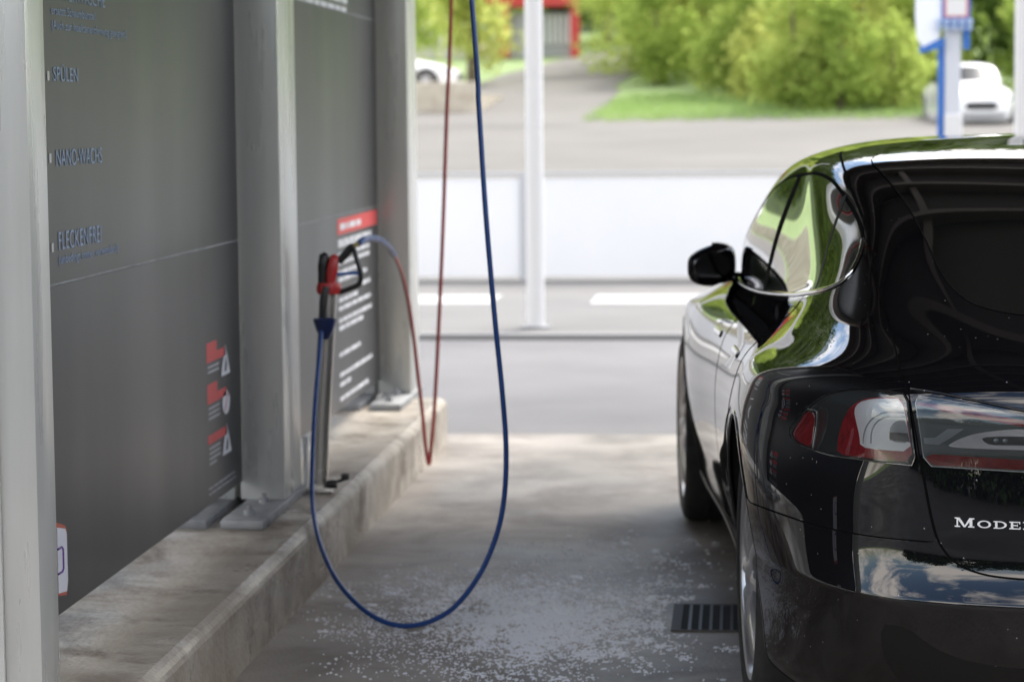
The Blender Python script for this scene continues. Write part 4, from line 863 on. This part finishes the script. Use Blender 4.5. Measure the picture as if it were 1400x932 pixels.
# badge
def letters(word, y0, z0, h, k, parent):
    x = 0; t = .13
    def bx(a, b, c, d): return [(a,b),(c,b),(c,d),(a,d)]
    def arc(cx, cy, rx, ry, w1, w2, a0, a1, n=14):
        A = np.linspace(R(a0), R(a1), n); return [[(cx+rx*math.cos(p), cy+ry*math.sin(p)), (cx+rx*math.cos(q), cy+ry*math.sin(q)), (cx+(rx-w1)*math.cos(q), cy+(ry-w2)*math.sin(q)), (cx+(rx-w1)*math.cos(p), cy+(ry-w2)*math.sin(p))] for p, q in zip(A[:-1], A[1:])]
    G = {'M': (2.0, [bx(0,0,.55,t), bx(.2,t,.34,1-t), bx(0,1-t,.4,1), [(.2,1),(.5,1),(1.08,.12),(.92,.0)], [(.92,0),(1.08,.0),(1.8,1),(1.5,1)], bx(1.52,t,1.8,1-t), bx(1.55,1-t,2.0,1), bx(1.38,0,2.0,t)]),
         'O': (1.75, arc(.875,.5,.875,.5,.30,t,0,360,30)), 'D': (1.7, [bx(0,0,.7,t), bx(0,1-t,.7,1), bx(.2,t,.5,1-t)]+arc(.7,.5,1.0,.5,.30,t,-90,90,18)),
         'E': (1.45, [bx(0,0,1.45,t), bx(0,1-t,1.4,1), bx(.2,t,.5,1-t), bx(.5,.44,1.1,.56), bx(1.33,t,1.45,.32), bx(1.28,.7,1.4,1-t), bx(1.0,.35,1.1,.65)]),
         'L': (1.4, [bx(0,0,1.4,t), bx(0,1-t,.75,1), bx(.2,t,.5,1-t), bx(1.28,t,1.4,.34)]), 'S': (1.3, arc(.65,.73,.65,.27,.22,t,20,270,16)+arc(.65,.27,.65,.27,.22,t,-160,90,16)), ' ': (.9, [])}
    for i, ch in enumerate(word):
        mb = MB(); wd, st = G[ch]; H = h if i in (0, len(word)-1) else h*.8
        for poly in st:
            P_ = [(y0-(x+a*H*k), z0+b*H) for a, b in poly]; uv = uvof([(.03, y, z) for y, z in P_], (1, 2)); p, pu, pv, n = S.ev(uv[:,0], uv[:,1], True)
            m = len(p); mb.add([tuple(a) for a in p+n*.0024]+[tuple(a) for a in p+n*.0050], [tuple(range(m, 2*m)), tuple(range(m-1, -1, -1))]+[(q, (q+1) % m, m+(q+1) % m, m+q) for q in range(m)])
        if ch != ' ': mb.build('badge_letter', P_badge, parent)
        x += (wd+.32)*H*k
letters('MODEL S', .578, .6455, .0195, .98, tg)
# side glass, doors and trim
win = [(3.1,.795,.968),(2.57,.787,.967),(2.0,.772,.996),(1.65,.765,1.018),(1.347,.758,1.043),(1.15,.75,1.06),(1.007,.74,1.078),(.913,.716,1.097),(.893,.692,1.126),(.938,.667,1.162),(1.016,.649,1.197),(1.125,.641,1.229),(1.299,.643,1.268),(1.487,.649,1.308),(1.665,.657,1.337),(1.884,.674,1.345),(2.2,.69,1.334),(2.45,.70,1.31),(2.65,.715,1.26),(2.85,.745,1.17),(3.0,.772,1.075)]
for s in ('left', 'right'):
    g = patch('side_window', win, .0015, P_glass, car, s, 2, .12, .0015, ds=.008)
    ribbon('chrome_trim', win[:11], .012, .0018, P_chrome, g, s, 2, crown=.005)
    ribbon('window_frame', win[10:]+win[:1], .010, .0018, P_seal, g, s, 2)
    ribbon('division_bar', [(1.415,.645,1.292),(1.332,.684,1.212),(1.274,.715,1.14),(1.165,.748,1.058)], .020, .0020, P_trim, g, s, 1)
    ribbon('centre_pillar', [(2.17,.69,1.335),(2.22,.72,1.2),(2.27,.755,1.08),(2.30,.778,.985)], .07, .0020, P_seal, g, s, 1)
    d = patch('door', [(2.285,.93,.42),(2.29,.95,.62),(2.29,.89,.88),(2.29,.80,.965),(2.9,.80,.952),(3.28,.80,.955),(3.42,.88,.88),(3.46,.94,.70),(3.44,.94,.5),(3.40,.93,.42)], .0012, P_black, car, s, 1, .2, .0012)
    dh = ribbon('handle', [(2.42,.905,.845),(2.64,.905,.842)], .024, .0022, P_chrome, d, s, 0, crown=.004)
    d = patch('door', [(2.262,.93,.42),(1.62,.94,.42),(1.56,.95,.55),(1.50,.96,.68),(1.40,.94,.82),(1.34,.88,.92),(1.33,.79,1.0),(1.36,.765,1.035),(1.7,.775,1.008),(2.0,.785,.985),(2.262,.80,.968),(2.265,.89,.88),(2.265,.945,.65)], .0012, P_black, car, s, 1, .2, .0012)
    ribbon('handle', [(1.62,.905,.855),(1.84,.905,.852)], .024, .0022, P_chrome, d, s, 0, crown=.004)
    for nm, L in (('door_gap', [(2.275,.92,.40),(2.277,.95,.62),(2.277,.89,.88),(2.277,.80,.962)]), ('door_gap', [(3.40,.925,.40),(3.445,.94,.5),(3.47,.94,.70),(3.43,.88,.885),(3.3,.80,.955)]), ('door_gap', [(1.56,.95,.54),(1.49,.96,.69),(1.39,.94,.83),(1.33,.88,.925),(1.318,.79,1.0),(1.335,.765,1.038)])):
        ribbon(nm, L, .0065, .0006, P_gap, body, s, 1)
    ribbon('sill_trim', [(1.50,.90,.235),(2.2,.885,.235),(3.0,.88,.235),(3.62,.88,.235)], .03, .002, P_trim, body, s, 1, crown=.006)
    # mirror
    sg = 1 if s == 'left' else -1; mb = MB(); n1, n2 = 16, 22
    for i in range(n1+1):
        a = -math.pi/2+math.pi*i/n1
        for j in range(n2):
            q = 2*math.pi*j/n2; sgn = lambda v, e: math.copysign(abs(v)**e, v)
            X = .050*sgn(math.cos(a), .7)*sgn(math.cos(q), .75); Y = .084*sgn(math.cos(a), .6)*sgn(math.sin(q), .75 if math.sin(q) > 0 else .35); Z = .070*sgn(math.sin(a), .65)
            taper = 1-.38*max(0, Y/.088)*(1 if Z > 0 else .25)
            mb.v.append((3.20+X-(Y*.35), (.874+Y)*sg, 1.004+Z*taper+.008*(Y < 0)))
    mb.f += [(i*n2+j, i*n2+(j+1) % n2, (i+1)*n2+(j+1) % n2, (i+1)*n2+j) for i in range(n1) for j in range(n2)]
    mo = mb.build('wing_mirror', P_black, car, smooth=True)
    MB().tube([(3.22,.765*sg,.958),(3.22,.80*sg,.965),(3.21,.84*sg,.972)], [.022,.018,.018], 12).build('mirror_arm', P_black, mo, smooth=True)
    mg = MB(); mg.lathe([(0,0),(.062,0),(.062,.004),(0,.004)], (0,0,0), 'X', 28); mg.v = [(3.146-(b*.35), (.874+b)*sg, 1.006+c*.8) for a, b, c in mg.v]; mg.build('mirror_glass', P_chrome, mo)
wsf = [(3.60,0,1.025),(3.58,.3,1.023),(3.50,.52,1.02),(3.38,.64,1.03),(3.2,.655,1.13),(3.02,.60,1.235),(2.85,.54,1.325),(2.82,.45,1.345),(2.88,.3,1.358),(2.91,0,1.362)]
patch('windscreen', wsf, .0015, P_glass, car, 'both', 1, .2, .0, sym='front')
for x in (AXR, AXF):
    for s in (1, -1): wheel(car, x, s, P_tyre, P_rim, P_dark, P_disc)
hl = [(4.72,.70,.66),(4.60,.80,.69),(4.45,.86,.70),(4.42,.86,.66),(4.6,.82,.62),(4.78,.68,.60)]
for s in ('left', 'right'): patch('headlight', hl, .003, P_clear, car, s, 1, .15, .003)

# ---------------------------------------------------------------- the two parked white cars, smaller and simpler
P_w = pmat('white_car_paint', (.78,.79,.80), .3, 0, 1, .03); P_gl2 = pmat('car_glass', (.012,.017,.024), .25, spec=.1); P_plast = pmat('grille_black', (.02,.02,.02), .5)
def white_car(name, label, x, y, z, head, sc):
    t = thing(name, label, 'car', (x, y, z), head, 'white cars parked beyond the lot')
    b_ = car_shell(t, P_w, P_dark)
    patch('windscreen', wsf, .003, P_gl2, t, 'both', 1, .25, .0, sym='front')
    for s in ('left', 'right'):
        patch('side_window', win, .003, P_gl2, t, s, 1, .25); patch('headlight', hl, .004, P_clear, t, s, 1, .25)
    patch('grille', [(4.97,0,.60),(4.95,.3,.60),(4.93,.42,.56),(4.93,.42,.46),(4.95,.3,.43),(4.97,0,.43)], .004, P_plast, t, 'both', 0, .2, sym='front')
    MB().box(4.945, 4.985, -.26, .26, .46, .57).build('number_plate', P_plast, t)
    patch('lower_grille', [(4.9,0,.36),(4.88,.5,.36),(4.8,.68,.33),(4.8,.66,.26),(4.88,.5,.25),(4.9,0,.25)], .006, pmat('bumper_grey', (.25,.26,.28), .5), t, 'both', 0, .2, sym='front')
    for xx in (AXR, AXF):
        for s in (1, -1): wheel(t, xx, s, P_tyre, P_rim, P_dark, P_disc)
    t.scale = sc; return t
white_car('parked_car', 'white car facing the viewer on the verge behind the sign post', 5.34, 61.5, 1.14, R(-87), (.92, .90, 1.12))
white_car('parked_car', 'white car parked on the stone terrace at the left, half hidden by the far pillar', -12.35, 68.2, 2.18, R(-4), (.93, .95, 1.0))
